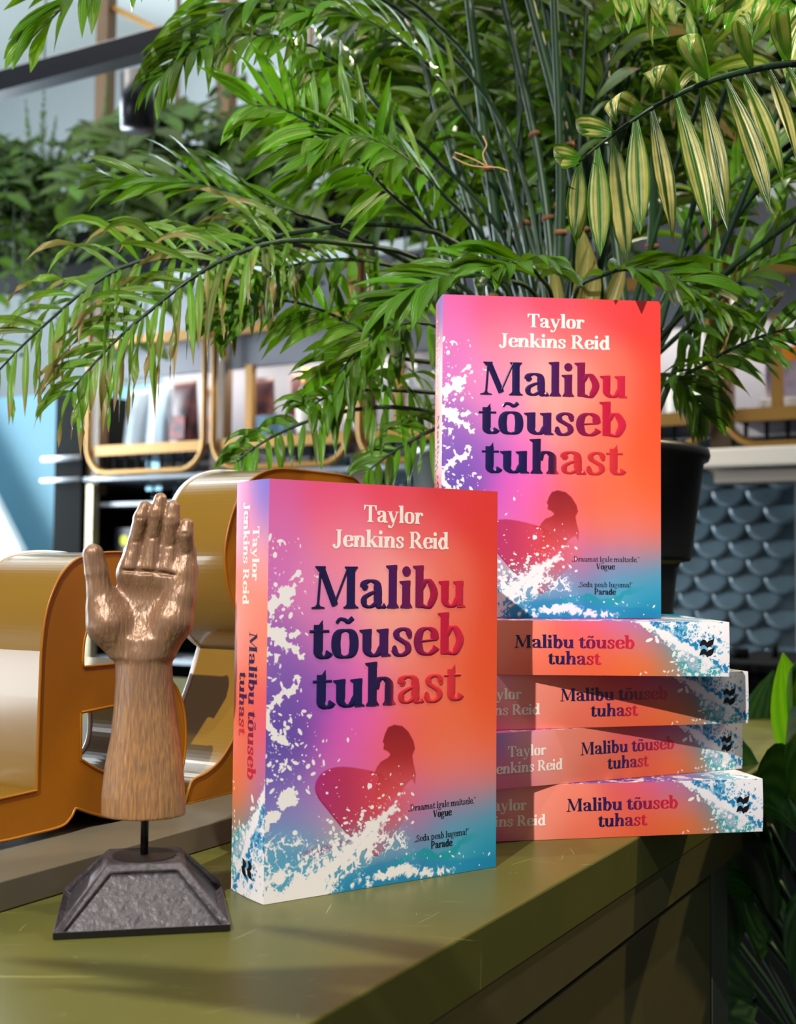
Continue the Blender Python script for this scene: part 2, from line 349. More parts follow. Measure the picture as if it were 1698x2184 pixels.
def polydist(X, Y, pts):
    """distance to a polyline with a radius per vertex: positive inside"""
    best = np.full(X.shape, -9.0)
    for (x1, y1, r1), (x2, y2, r2) in zip(pts, pts[1:]):
        dx, dy = x2 - x1, y2 - y1; t = np.clip(((X - x1) * dx + (Y - y1) * dy) / (dx * dx + dy * dy + 1e-12), 0, 1)
        best = np.maximum(best, (r1 + (r2 - r1) * t) - np.hypot(X - x1 - dx * t, Y - y1 - dy * t))
    return best
BW, BH, BT = 0.146, 0.21, 0.0335
ASP = BH / BW
WHITE = (238, 233, 232)
def droplets(img, X, Ym, seed, n, sampler, rmin, rmax):
    rs = np.random.RandomState(seed)
    H, Wd = X.shape; sx = X[0, 1] - X[0, 0]; sy = Ym[1, 0] - Ym[0, 0]
    for _ in range(n):
        cx, cy, k = sampler(rs)
        r = (rmin + (rmax - rmin) * rs.rand() ** 3.2) * k
        j0, j1 = int((cx - 2.2 * r) / sx), int((cx + 2.2 * r) / sx) + 2; i0, i1 = int((cy - 2.2 * r) / sy), int((cy + 2.2 * r) / sy) + 2
        j0, i0 = max(j0, 0), max(i0, 0); j1, i1 = min(j1, Wd), min(i1, H)
        if j1 <= j0 or i1 <= i0: continue
        a = rs.rand() * 3.14; e = 1 + rs.rand() * 0.7
        x = X[i0:i1, j0:j1] - cx; y = Ym[i0:i1, j0:j1] - cy
        u = x * math.cos(a) + y * math.sin(a); v = -x * math.sin(a) + y * math.cos(a)
        d = r - np.hypot(u / e, v * e); al = sstep(-0.35 * sx, 0.65 * sx, d)
        img[i0:i1, j0:j1] = over(img[i0:i1, j0:j1], WHITE, al)
def paint_front(nx, ny):
    x = np.linspace(0, 1, nx); y = np.linspace(0, 1, ny); X, Y = np.meshgrid(x, y)
    pts = [(0, 0, (214, 92, 158)), (.25, 0, (233, 80, 122)), (.5, 0, (236, 72, 96)), (.75, 0, (232, 62, 66)), (1, 0, (230, 58, 56)),
      (0, .12, (218, 112, 176)), (.3, .12, (240, 116, 144)), (.6, .12, (242, 104, 104)), (1, .12, (232, 62, 52)),
      (0, .25, (205, 112, 190)), (.17, .27, (228, 132, 182)), (.36, .2, (250, 146, 162)), (.5, .25, (255, 176, 166)), (.6, .3, (252, 156, 138)), (.8, .25, (243, 112, 92)), (1, .25, (236, 72, 46)),
      (.03, .4, (150, 100, 184)), (.25, .4, (226, 124, 188)), (.5, .4, (252, 158, 148)), (.75, .4, (243, 108, 80)), (1, .4, (238, 82, 46)),
      (.05, .5, (120, 90, 178)), (.2, .5, (142, 86, 182)), (.38, .5, (238, 106, 190)), (.6, .5, (246, 124, 108)), (1, .5, (238, 88, 46)),
      (.1, .6, (96, 74, 164)), (.3, .59, (214, 84, 190)), (.42, .6, (246, 104, 176)), (.6, .6, (242, 100, 84)), (.78, .6, (242, 108, 70)), (1, .6, (240, 92, 48)),
      (.06, .68, (96, 80, 170)), (.3, .68, (222, 92, 184)), (.48, .68, (242, 100, 116)), (.75, .68, (244, 114, 78)), (1, .68, (244, 104, 62)),
      (.1, .75, (142, 116, 196)), (.3, .74, (214, 108, 176)), (.8, .73, (246, 126, 98)), (1, .72, (245, 112, 78)),
      (.15, .8, (168, 138, 196)), (.78, .79, (222, 112, 166)), (.95, .77, (238, 122, 140)), (.6, .8, (232, 104, 136)),
      (.1, .86, (96, 156, 190)), (.3, .86, (196, 172, 164)), (.6, .86, (170, 118, 170)), (.8, .86, (92, 150, 184)), (1, .83, (92, 156, 188)),
      (.1, .93, (52, 146, 186)), (.6, .93, (96, 164, 184)), (.8, .90, (46, 172, 192)), (1, .90, (40, 160, 186)),
      (.3, .99, (24, 126, 176)), (.6, .99, (18, 118, 166)), (1, .99, (18, 124, 164)), (0, 1, (60, 140, 180))]
    img = gradient(X, Y, pts, ASP, 0.088)
    Ym = Y * ASP; nz = fbm(X * 9, Ym * 9, 3)
    # sea: darker swell bands near the foot
    b1 = sstep(0, .012, Y - (.955 + .03 * np.sin(X * 7 + 1.0) - .05 * (X - .5) + (nz - .5) * .04)); img = over(img, (20, 128, 180), b1 * .5)
    b2 = sstep(0, .006, .012 - np.abs(Y - (.952 - .09 * (X - .55) + .012 * np.sin(X * 19) + (nz - .5) * .05))) * sstep(.45, .6, X) * sstep(.95, .8, X); img = over(img, (28, 150, 160), b2 * .8)
    # board and girl
    ed = 1.0 / nx
    board = smooth_poly([(.196, .735), (.215, .712), (.25, .7), (.30, .697), (.38, .706), (.47, .725), (.60, .775), (.64, .80), (.55, .86), (.46, .925), (.40, .90), (.33, .862), (.25, .80), (.205, .762)])
    a = soft_poly(X, Y, board, ed)
    bc = np.stack([np.interp(X, [.2, .32, .45, .6], v) for v in ([172, 182, 212, 232], [40, 46, 62, 92], [108, 82, 76, 92])], -1)
    al = a * np.interp(X, [.2, .45, .64], [.92, .85, .15]); img = img * (1 - al[..., None]) + bc * al[..., None]
    edge = a * (1 - soft_poly(X, Y + .004, board, ed)) ; img = over(img, (110, 24, 50), edge * .6 * sstep(.6, .4, X))
    def PT(zx, zy):
        s = (zx - 205) / 1130; return (s / (1.14 - .14 * s), (zy - (45 + 73 * s)) / (2140 - 185 * s - 45 - 73 * s))
    girl = [PT(*p) for p in [(835, 1265), (805, 1278), (790, 1310), (779, 1348), (786, 1358), (783, 1385), (806, 1396), (818, 1410), (806, 1426), (772, 1445), (752, 1472), (742, 1496), (705, 1496), (735, 1508), (762, 1520), (740, 1600), (690, 1700), (800, 1640), (872, 1602), (882, 1575), (905, 1545), (925, 1530), (940, 1558), (943, 1505), (931, 1455), (925, 1415), (938, 1382), (930, 1345), (905, 1300), (875, 1272)]]
    a = soft_poly(X, Y, girl, ed)
    gc = np.stack([np.interp(Y, [.60, .70, .80], v) for v in ([138, 168, 214], [28, 40, 76], [36, 40, 72])], -1)
    al = a * np.interp(Y, [.60, .68, .76, .83], [.96, .9, .55, .1]); img = img * (1 - al[..., None]) + gc * al[..., None]
    red = sstep(0, .02, .018 - np.abs(Y - (.875 + .02 * np.sin(X * 9)))) * sstep(.12, .2, X) * sstep(.46, .34, X); img = over(img, (150, 60, 110), red * .7)
    # splashes along the spine side
    nf = fbm(X * 26, Ym * 26, 21); nr = fbm(X * 60, Ym * 60, 33)
    rdg = 1 - np.abs(2 * fbm(X * 22, Ym * 22, 91) - 1); n_ = (nf - .5) * .040 + (nr - .5) * .030 + (rdg - .80) * .06
    A = ASP
    arms = [[(-.02, .31 * A, .036), (.04, .295 * A, .026), (.075, .272 * A, .018), (.105, .256 * A, .013), (.128, .244 * A, .006)],
            [(.07, .275 * A, .012), (.10, .235 * A, .006)], [(.105, .256 * A, .008), (.118, .228 * A, .004)],
            [(-.02, .36 * A, .034), (.05, .375 * A, .020), (.09, .405 * A, .014), (.128, .425 * A, .011)],
            [(.03, .37 * A, .02), (.085, .375 * A, .01), (.118, .365 * A, .008)],
            [(-.02, .41 * A, .024), (.03, .42 * A, .010)],
            [(-.02, .575 * A, .024), (.025, .535 * A, .016), (.07, .505 * A, .014), (.115, .493 * A, .010), (.12, .484 * A, .008)],
            [(-.02, .56 * A, .02), (.02, .60 * A, .012), (.05, .625 * A, .012), (.075, .63 * A, .006)],
            [(-.02, .84 * A, .022), (.03, .80 * A, .014), (.07, .765 * A, .014), (.10, .742 * A, .009)], [(.06, .77 * A, .012), (.105, .765 * A, .006)]]
    f = np.full(X.shape, -9.0)
    for arm in arms: f = np.maximum(f, polydist(X, Ym, arm))
    img = over(img, WHITE, sstep(-.001, .0022, f + n_))
    # breaking wave at the foot: a solid crest, and a net of foam filaments round it
    core = polydist(X, Ym, [(.0, 1.01 * A, .05), (.12, .995 * A, .045), (.22, .955 * A, .036), (.34, .895 * A, .022), (.44, .85 * A, .012), (.53, .808 * A, .007)])
    near = polydist(X, Ym, [(.0, 1.0 * A, .17), (.14, .98 * A, .12), (.28, .93 * A, .085), (.42, .885 * A, .07), (.55, .90 * A, .05), (.60, .94 * A, .02)])
    w3 = polydist(X, Ym, [(.36, 1.0 * A, .008), (.50, .975 * A, .014), (.57, .968 * A, .012), (.66, .988 * A, .006), (.78, .99 * A, .001)])
    w4 = polydist(X, Ym, [(-.02, .90 * A, .07), (.06, .87 * A, .05), (.14, .87 * A, .03)])
    rid = 1 - np.abs(2 * fbm(X * 13 + nz * 3, Ym * 13 - nz * 2, 51) - 1); rid2 = 1 - np.abs(2 * fbm(X * 30, Ym * 30 + nz * 3, 61) - 1)
    ne = np.maximum(near, w4); rg = np.maximum(rid, rid2 * .98)
    thr = 1.03 - .20 * sstep(-.03, .09, ne)
    net = sstep(thr - .05, thr + .02, rg + (nr - .5) * .10)
    solid = sstep(-.006, .010, np.maximum(core, w3) + (rid - .75) * .07 + (nr - .5) * .05)
    img = over(img, (112, 178, 206), sstep(-.05, .06, ne) * .45)
    m = np.maximum(net * sstep(-.04, .02, ne), solid)
    img = over(img, WHITE, m)
    # spray
    def s1(rs):
        cy = .14 + .58 * rs.rand(); cx = abs(rs.randn()) * .075; return cx, cy * A, 1.0
    def s2(rs):
        t = rs.rand(); return .04 + .5 * t + rs.randn() * .05, (.97 - .17 * t + rs.randn() * .03) * A, .9
    def s3(rs): return .2 + rs.rand() * .42, (.72 + rs.rand() * .2) * A, .6
    def s4(rs): return rs.rand(), (.93 + .06 * rs.rand()) * A, .5
    def s5(rs): return abs(rs.randn()) * .13, (.56 + .20 * rs.rand()) * A, .9
    droplets(img, X, Ym, 1, 190, s1, .0016, .0105); droplets(img, X, Ym, 2, 330, s2, .0018, .011)
    droplets(img, X, Ym, 3, 90, s3, .002, .014); droplets(img, X, Ym, 4, 60, s4, .0015, .012); droplets(img, X, Ym, 5, 120, s5, .0018, .0105)
    return np.clip(img, 0, 255)
def paint_spine(nx, ny):
    """x across the spine (1 = hinge of the front cover), y from the head down"""
    x = np.linspace(0, 1, nx); y = np.linspace(0, 1, ny); X, Y = np.meshgrid(x, y)
    A = BH / BT; Ym = Y * A
    pts = [(.1, 0, (226, 120, 178)), (.9, 0, (112, 110, 204)), (.9, .03, (120, 108, 200)), (.3, .06, (226, 110, 160)), (.95, .09, (176, 120, 196)), (.2, .12, (236, 118, 150)), (.8, .15, (238, 158, 170)),
       (.5, .22, (240, 150, 140)), (.5, .32, (240, 138, 116)), (.2, .42, (236, 112, 86)), (.8, .42, (238, 128, 106)), (.5, .52, (236, 104, 74)), (.9, .55, (232, 92, 112)), (.1, .6, (236, 100, 62)), (.5, .62, (236, 102, 66)),
       (.95, .63, (226, 90, 140)), (.1, .72, (238, 108, 52)), (.6, .72, (238, 112, 66)), (.98, .70, (180, 112, 190)), (.2, .8, (238, 112, 44)), (.7, .78, (226, 130, 120)), (.9, .76, (150, 116, 190)), (.1, .85, (214, 130, 92)), (.3, .87, (60, 156, 176)),
       (.6, .85, (70, 160, 190)), (.95, .82, (24, 116, 176)), (.9, .9, (36, 128, 184)), (.2, .93, (120, 178, 206)), (.5, .95, (180, 210, 226)), (.9, .97, (220, 226, 236)), (.3, 1, (150, 196, 220))]
    img = gradient(X, Y, pts, A, 0.30)
    nz = fbm(X * 3, Ym * 3, 13); nr = fbm(X * 14, Ym * 14, 23); n2 = fbm(X * 5, Ym * 5, 43)
    edge = np.interp(X, [0, .3, .5, .75, .9, 1], [.868, .85, .832, .79, .755, .735]); yc = np.interp(X, [0, .2, .5, .75, 1], [.99, .955, .885, .81, .74])
    sd = Y - yc + (nz - .5) * .02
    sea = sstep(-.018, .014, Y - edge + (nz - .5) * .02)
    teal = np.where((n2 > .52)[..., None], np.array((62, 166, 172.)), np.array((150, 182, 200.))); blue = np.where((n2 > .46)[..., None], np.array((18, 124, 178.)), np.array((96, 170, 204.)))
    up_ = sstep(-.006, .006, sd); col = teal * (1 - up_[..., None]) + blue * up_[..., None]
    img = img * (1 - sea[..., None] * .9) + col * sea[..., None] * .9
    rid = 1 - np.abs(2 * fbm(X * 4.5, Ym * 4.5, 71) - 1); rid2 = 1 - np.abs(2 * fbm(X * 11, Ym * 11, 81) - 1); rg = np.maximum(rid, rid2 * .97)
    strip = sstep(-.006, .008, .013 + .010 * X - np.abs(sd) + (rid - .78) * .045 + (nr - .5) * .03)
    dens = .09 * sstep(0, .12, sd) + .20 * sstep(.90, .985, Y) + .05 * sstep(.0, -.05, sd) * sstep(.86, .93, Y)
    net = sstep(-.06, .02, rg - (1.0 - dens) + (nr - .5) * .12)
    m = np.maximum(net, strip) * sstep(-.012, .004, Y - edge + .010 + (nz - .5) * .02)
    img = over(img, (238, 234, 236), m)
    def s1(rs): t = rs.rand(); return t, (np.interp(t, [0, .5, 1], [.872, .84, .74]) + rs.randn() * .014) * A, .9
    def s2(rs): return .04 + .03 * rs.randn(), (.72 + .2 * rs.rand()) * A, 1.0
    droplets(img, X, Ym, 9, 90, s1, .010, .055); droplets(img, X, Ym, 10, 7, s2, .02, .07)
    return np.clip(img, 0, 255)
def to_lin(img):
    c = img / 255.0; return np.where(c <= 0.04045, c / 12.92, ((c + 0.055) / 1.055) ** 2.4)
def grid_arrays(nx, ny):
    idx = np.arange(nx * ny).reshape(ny, nx)
    return np.stack([idx[:-1, :-1], idx[1:, :-1], idx[1:, 1:], idx[:-1, 1:]], -1).reshape(-1, 4)
def print_mesh(name, co, quads, colors, mats, extra_v, extra_f, extra_mi, extra_c):
    """co Nx3 + quads + linear colours per vertex, plus lettering geometry with its own colours"""
    n = len(co); V = np.vstack([co, np.array([tuple(v) for v in extra_v])]) if extra_v else co
    C = np.vstack([colors, np.array(extra_c)]) if extra_v else colors
    loops = list(quads.reshape(-1)); starts = list(range(0, 4 * len(quads), 4)); tot = [4] * len(quads); mi = [0] * len(quads)
    for f, k in zip(extra_f, extra_mi):
        starts.append(len(loops)); tot.append(len(f)); loops += [i + n for i in f]; mi.append(k)
    me = bpy.data.meshes.new(name); me.vertices.add(len(V)); me.vertices.foreach_set('co', V.astype(np.float32).ravel())
    me.loops.add(len(loops)); me.loops.foreach_set('vertex_index', loops)
    me.polygons.add(len(starts)); me.polygons.foreach_set('loop_start', starts); me.polygons.foreach_set('material_index', mi)
    at = me.attributes.new('print', 'FLOAT_COLOR', 'POINT'); at.data.foreach_set('color', np.hstack([C, np.ones((len(C), 1))]).astype(np.float32).ravel())
    for m in mats: me.materials.append(m)
    sm = [False] * len(quads) + [True] * len(extra_f); me.polygons.foreach_set('use_smooth', sm)
    me.update(calc_edges=True); me.validate(); return me
def print_mat(name, rough, coat, spec=0.5):
    m = bpy.data.materials.new(name); m.use_nodes = True; nt = m.node_tree; b = nt.nodes['Principled BSDF']
    a = nt.nodes.new('ShaderNodeAttribute'); a.attribute_name = 'print'; nt.links.new(a.outputs['Color'], b.inputs['Base Color'])
    b.inputs['Roughness'].default_value = rough; b.inputs['Coat Weight'].default_value = coat; b.inputs['Coat Roughness'].default_value = 0.08; b.inputs['Specular IOR Level'].default_value = spec
    return m
# ------------------------------------------------------------------ books
M_cover = print_mat('printed_cover', 0.42, 0.0, 0.35)
M_gloss = print_mat('spot_gloss_ink', 0.25, 0.35)
M_ink = print_mat('flat_ink', 0.45, 0.0, 0.3)
M_pages = mat('cream_pages', (232, 224, 205), 0.85, var=0.12, scale=400, stretch=(1, 40, 0.2), bump=0.25, bscale=500)
M_back = mat('back_cover_print', (236, 130, 110), 0.42, rgb2=(205, 105, 165), scale=9)
def title_col(p, x0, x1, late=False):
    t = (p - x0) / (x1 - x0)
    ks = [0, .25, .5, .68, .84, 1]
    cs = [(24, 16, 62), (30, 18, 74), (70, 18, 86), (130, 16, 72), (196, 18, 56), (212, 36, 62)] if not late else [(18, 14, 72), (24, 16, 74), (52, 16, 60), (198, 38, 50), (216, 48, 52), (214, 44, 54)]
    if late: ks = [0, .3, .5, .53, .8, 1]
    return [float(np.interp(t, ks, [c[i] for c in cs])) for i in range(3)]
def lettering(lines, to3, colf):
    V, F, MI, C = [], [], [], []
    for (s, x0, x1, base, sy, bump, mi, cf, *wt) in lines:
        n0 = len(V); f0 = len(F); raw = []
        text_geo(V, F, chars_of(s), x0, x1, base, sy, lambda a, b, h: (raw.append(a), to3(a, b, h))[1], bump, wscale=wt[0] if wt else 1.0)
        MI += [mi] * (len(F) - f0)
        for a in raw: C.append(to_lin(np.array(cf(a))))
    return V, F, MI, C
cream = lambda a: (250, 236, 226)
black = lambda a: (26, 24, 34)
def front_mesh():
    nx, ny = 500, 720
    col = to_lin(paint_front(nx, ny)).reshape(-1, 3)
    x = np.linspace(0, BW, nx); z = np.linspace(BH, 0, ny); X, Z = np.meshgrid(x, z)
    co = np.stack([X, np.zeros_like(X), Z], -1).reshape(-1, 3); q = grid_arrays(nx, ny)
    to3 = lambda a, b, h: Vector((a, -h, b))
    y = lambda t: BH - t
    xh = 0.0147
    T1, T2, T3 = (.0243, .1232), (.0240, .1226), (.0262, .1208)
    lines = [("Malibu", *T1, y(.0652), xh, .00035, 1, lambda a: title_col(a, *T1)), ("tõuseb", *T2, y(.0907), xh, .00035, 1, lambda a: title_col(a, *T2)), ("tuhast", *T3, y(.1162), xh, .00035, 1, lambda a: title_col(a, *T3, True)),
      ("Taylor", .0560, .0940, y(.0199), .0060, 0, 2, cream), ("Jenkins Reid", .0372, .1115, y(.0333), .0060, 0, 2, cream),
      ("„Draamat igale maitsele.”", .0860, .1314, y(.1733), .0023, 0, 2, black, .8), ("Vogue", .1022, .1148, y(.1782), .0026, 0, 2, black, 1.2),
      ("„Seda peab lugema!”", .0902, .1268, y(.1899), .0023, 0, 2, black, .8), ("Parade", .1010, .1154, y(.1947), .0026, 0, 2, black, 1.2)]
    V, F, MI, C = lettering(lines, to3, None)
    # board thickness: rear face and rim of the card
    n = len(V)
    rim = [(0, .0004, 0), (BW, .0004, 0), (BW, .0004, BH), (0, .0004, BH), (0, 0, 0), (BW, 0, 0), (BW, 0, BH), (0, 0, BH)]
    V += [Vector(r) for r in rim]; C += [to_lin(np.array((235, 225, 220.)))] * 8
    for f in [(0, 1, 2, 3), (4, 5, 1, 0), (5, 6, 2, 1), (6, 7, 3, 2)]: F.append(tuple(n + i for i in f)); MI.append(2)
    return print_mesh('front_cover', co, q, col, [M_cover, M_gloss, M_ink], V, F, MI, C)
def spine_mesh():
    nx, ny = 110, 690
    col = to_lin(paint_spine(nx, ny)).reshape(-1, 3)
    t = np.linspace(1, 0, nx)          # across: first column is the back-cover hinge
    z = np.linspace(BH, 0, ny); T, Z = np.meshgrid(t * BT, z)
    bow = lambda yy: -0.0007 * (1 - (2 * yy / BT - 1) ** 2)
    co = np.stack([bow(T), T, Z], -1).reshape(-1, 3); q = grid_arrays(nx, ny)
    # along the spine a runs from the head (z = BH) down, b runs from the back hinge towards the front cover
    to3 = lambda a, b, h: Vector((bow(BT - b) - h, BT - b, BH - a))
    L1, L2 = (.365 * BH, .72 * BH), (.465 * BH, .62 * BH)
    lines = [("Taylor", .112 * BH, .243 * BH, .56 * BT, .0044, 0, 2, cream), ("Jenkins Reid", .052 * BH, .302 * BH, .27 * BT, .0044, 0, 2, cream),
             ("Malibu tõuseb", *L1, .50 * BT, .0053, 0, 1, lambda a: title_col(a, *L1)), ("tuhast", *L2, .20 * BT, .0053, 0, 1, lambda a: title_col(a, *L2))]
    V, F, MI, C = lettering(lines, to3, None)
    # publisher's mark: two stacked waves
    ks = [0, .08, .2, .32, .42, .5, .6, .75, .9, 1]
    hi = [.0, .07, .108, .112, .095, .06, .09, .105, .12, .175]; lo = [-.012, -.008, .008, .012, -.008, -.045, -.026, -.016, .03, .165]
    for b0 in (.395, .565):
        n0 = len(V)
        for s, h1, h0 in zip(ks, hi, lo):
            a = (.911 + .045 * s) * BH
            for o in (h0, h1): V.append(to3(a, (b0 + o) * BT, .0001)); C.append(to_lin(np.array((20, 18, 24.))))
        for k in range(len(ks) - 1): F.append((n0 + 2 * k, n0 + 2 * k + 2, n0 + 2 * k + 3, n0 + 2 * k + 1)); MI.append(2)
    return print_mesh('spine', co, q, col, [M_cover, M_gloss, M_ink], V, F, MI, C)
ME_front, ME_spine = front_mesh(), spine_mesh()
def plain(name, x0, x1, y0, y1, z0, z1, m):
    bm = bmesh.new(); bm_box(bm, (x0, y0, z0), (x1 - x0, 0, 0), (0, y1 - y0, 0), (0, 0, z1 - z0)); return bm_mesh(name, bm, [m])
ME_pages = plain('page_block', .0003, BW - .0006, .0005, BT - .0005, .0004, BH - .0004, M_pages)
ME_backc = plain('back_cover', 0, BW, BT - .0004, BT, 0, BH, M_back)
def book(label, matrix, sy=1.0):
    e = bpy.data.objects.new('paperback_book', None); COL.objects.link(e); e.empty_display_size = .02
    tag(e, label, 'book', 'copies of the same paperback on the counter')
    for n, me in (('front_cover', ME_front), ('spine', ME_spine), ('page_block', ME_pages), ('back_cover', ME_backc)):
        o = link(n, me, e); o.scale = (1, sy, 1)
    e.matrix_world = matrix
    return e
def standing(x, y, z, yaw): return Matrix.Translation((x, y, z)) @ Matrix.Rotation(yaw, 4, 'Z')
book('large paperback standing upright on the green counter in front, next to the carved hand', standing(-.0644, .6087, .0002, .5966), .0355 / BT)
spn = [((1058, 1795), (1627, 1773), 'bottom paperback of the lying stack, resting on the green counter'),
       ((1058, 1691), (1583, 1639), 'second paperback up from the counter in the lying stack, turned away to the right'),
       ((1058, 1557), (1596, 1542), 'third paperback up in the lying stack, directly below the top one'),
       ((1058, 1439), (1556, 1443), 'top paperback of the lying stack, carrying the upright copy')]
for k, (l, r, lab) in enumerate(spn):
    z0 = k * BT + .0003 * k
    L, R_ = at_plane(*l, ZA, z0 + .0002), at_plane(*r, ZA, z0 + .0002)
    d = (R_ - L); d.z = 0; d.normalize()
    if k == 1:
        d = Vector((math.cos(math.radians(27)), math.sin(math.radians(27)), 0))
    a = Vector((-d.y, d.x, 0)); down = Vector((0, 0, -1))
    print('stack', k, L, R_, math.degrees(math.atan2(d.y, d.x)))
    m = Matrix((a, down, -d)).transposed().to_4x4(); m.translation = Vector((R_.x, R_.y, z0 + BT + .0002))
    book(lab, m)
zs = 4 * (BT + .0003) + .0002
bl = at_y(944, 700, .79)
book('paperback standing upright on top of the lying stack, in front of the black plant pot', standing(bl.x, .788, zs, math.radians(6)), 1.0)
# ------------------------------------------------------------------ counter, ledge, letters
M_olive = mat('olive_worktop', (88, 88, 42), 0.34, var=0.10, scale=14, bump=0.05, bscale=60, rvar=0.06, spec=0.22)
# fine scratches in the worktop's paint
def scratches(m):
    nt = m.node_tree; b = nt.nodes['Principled BSDF']; src = b.inputs['Base Color'].links[0].from_socket
    prev = src
    for rot, sc, st in ((0.5, 9, (1, 26, 1)), (1.35, 7, (1, 22, 1)), (-0.6, 11, (1, 30, 1))):
        tc = nt.nodes.new('ShaderNodeTexCoord'); mp = nt.nodes.new('ShaderNodeMapping'); mp.inputs['Rotation'].default_value = (0, 0, rot); mp.inputs['Scale'].default_value = st
        nt.links.new(tc.outputs['Object'], mp.inputs['Vector'])
        n = nt.nodes.new('ShaderNodeTexNoise'); n.inputs['Scale'].default_value = sc; n.inputs['Detail'].default_value = 8; n.inputs['Distortion'].default_value = 0.6; nt.links.new(mp.outputs['Vector'], n.inputs['Vector'])
        r = nt.nodes.new('ShaderNodeValToRGB'); r.color_ramp.elements[0].position = 0.70; r.color_ramp.elements[1].position = 0.76; nt.links.new(n.outputs['Fac'], r.inputs['Fac'])
        mx = nt.nodes.new('ShaderNodeMixRGB'); mx.inputs['Color2'].default_value = (*lin((150, 148, 92)), 1); nt.links.new(r.outputs['Color'], mx.inputs['Fac']); nt.links.new(prev, mx.inputs['Color1']); prev = mx.outputs['Color']
    nt.links.new(prev, b.inputs['Base Color'])
scratches(M_olive)
M_cab = mat('olive_brown_cabinet', (84, 78, 46), 0.36, var=0.08, scale=30, bump=0.03)
M_cabside = mat('grey_green_panel', (74, 78, 66), 0.45)
M_dark = mat('dark_gap', (14, 13, 11), 0.7)
M_ledge = mat('grey_brown_ledge', (100, 94, 78), 0.40, var=0.1, scale=25, spec=0.4)
RF, RB, U0, U1 = -0.2501, -1.25, -0.55, 1.48
wt = empty('counter_worktop', W(0.4, -0.7, -0.065), 'long olive green painted worktop with thick front apron carrying the books', 'counter')
bm = bmesh.new(); v, f = bm_box(bm, W(U0, RB, -0.030) - wt.location, UA * (U1 - U0), RA * (RF - RB), ZA * 0.030); bmesh.ops.recalc_face_normals(bm, faces=bm.faces[:]); bevel_all(bm, 0.0012, 2)
link('top_slab', bm_mesh('top_slab', bm, [M_olive]), wt)
ubox('front_apron', U0, U1, RF - 0.03, RF - 0.0006, -0.0575, -0.0302, M_cab, wt)
ubox('end_apron', U1 - 0.03, U1 - 0.001, RB, RF - 0.031, -0.0575, -0.0302, M_cab, wt)
M_scr = mat('scratch_mark', (158, 154, 104), 0.6)
v, f = [], []; rsc = random.Random(21)
for k in range(330):
    x, y = rsc.uniform(-.36, .16), rsc.uniform(.36, .80)
    if W(0, 0, 0) is None or RA.dot(Vector((x, y, 0))) > RF - .004 or RA.dot(Vector((x, y, 0))) < -.452: continue
    g = rsc.gauss(.25, .7); Ls = rsc.uniform(.001, .006) if rsc.random() < .8 else rsc.uniform(.008, .030); bend = rsc.uniform(-.5, .5); wd = rsc.uniform(.00006, .00017)
    n0 = len(v); m_ = 6
    for i in range(m_ + 1):
        t = i / m_; gg = g + bend * t; px_ = x + Ls * t * math.cos(g + bend * t * .5); py_ = y + Ls * t * math.sin(g + bend * t * .5); ww = wd * (1 - abs(2 * t - 1) ** 3)
        v += [Vector((px_ - math.sin(gg) * ww, py_ + math.cos(gg) * ww, .00003)) - wt.location, Vector((px_ + math.sin(gg) * ww, py_ - math.cos(gg) * ww, .00003)) - wt.location]
    for i in range(m_): f.append((n0 + 2 * i, n0 + 2 * i + 1, n0 + 2 * i + 3, n0 + 2 * i + 2))
link('scratch_marks', mesh_of('scratch_marks', v, f, [M_scr]), wt)
cb = empty('drawer_cabinet', W(0.2, -0.7, -0.9), 'olive brown drawer cabinet under the green worktop', 'cabinet')
ubox('carcass', U0, 0.93, RB + 0.05, RF - 0.022, -0.86, -0.058, M_cab, cb)
ubox('plinth', U0, 0.90, RB + 0.08, RF - 0.06, -0.9, -0.86, M_dark, cb)
ubox('end_panel', 0.93, 0.975, RB + 0.05, RF - 0.004, -0.9, -0.058, M_cabside, cb, 0.001)
for k, (a, b) in enumerate(((-0.30, 0.37), (0.385, 0.925))):
    for j, (z0, z1) in enumerate(((-0.29, -0.0625), (-0.57, -0.297), (-0.85, -0.577))):
        d = ubox('drawer', a, b, RF - 0.0215, RF - 0.004, z0, z1, M_cab, cb, 0.0012)
        h_u = 0.60 if k else 0.05
        hp = [W(h_u - 0.055, RF - 0.004, z1 - 0.062), W(h_u - 0.055, RF + 0.020, z1 - 0.062), W(h_u, RF + 0.028, z1 - 0.062), W(h_u + 0.055, RF + 0.020, z1 - 0.062), W(h_u + 0.055, RF - 0.004, z1 - 0.062)]
        vv, ff = [], []; tube_geo(vv, ff, [p - cb.location for p in catmull(hp, 16)], 0.006, 8)
        link('drawer_handle', mesh_of('drawer_handle', vv, ff, [mat('black_handle', (18, 17, 16), 0.4)] if not (k or j) else [bpy.data.materials['black_handle']], sm=True), d)
lg = ubox('display_ledge', -0.55, 0.925, -0.95, -0.4557, 0.0003, 0.0148, M_ledge, None, 0.0006)
tag(lg, 'low grey brown display ledge on the worktop under the yellow letters', 'ledge')

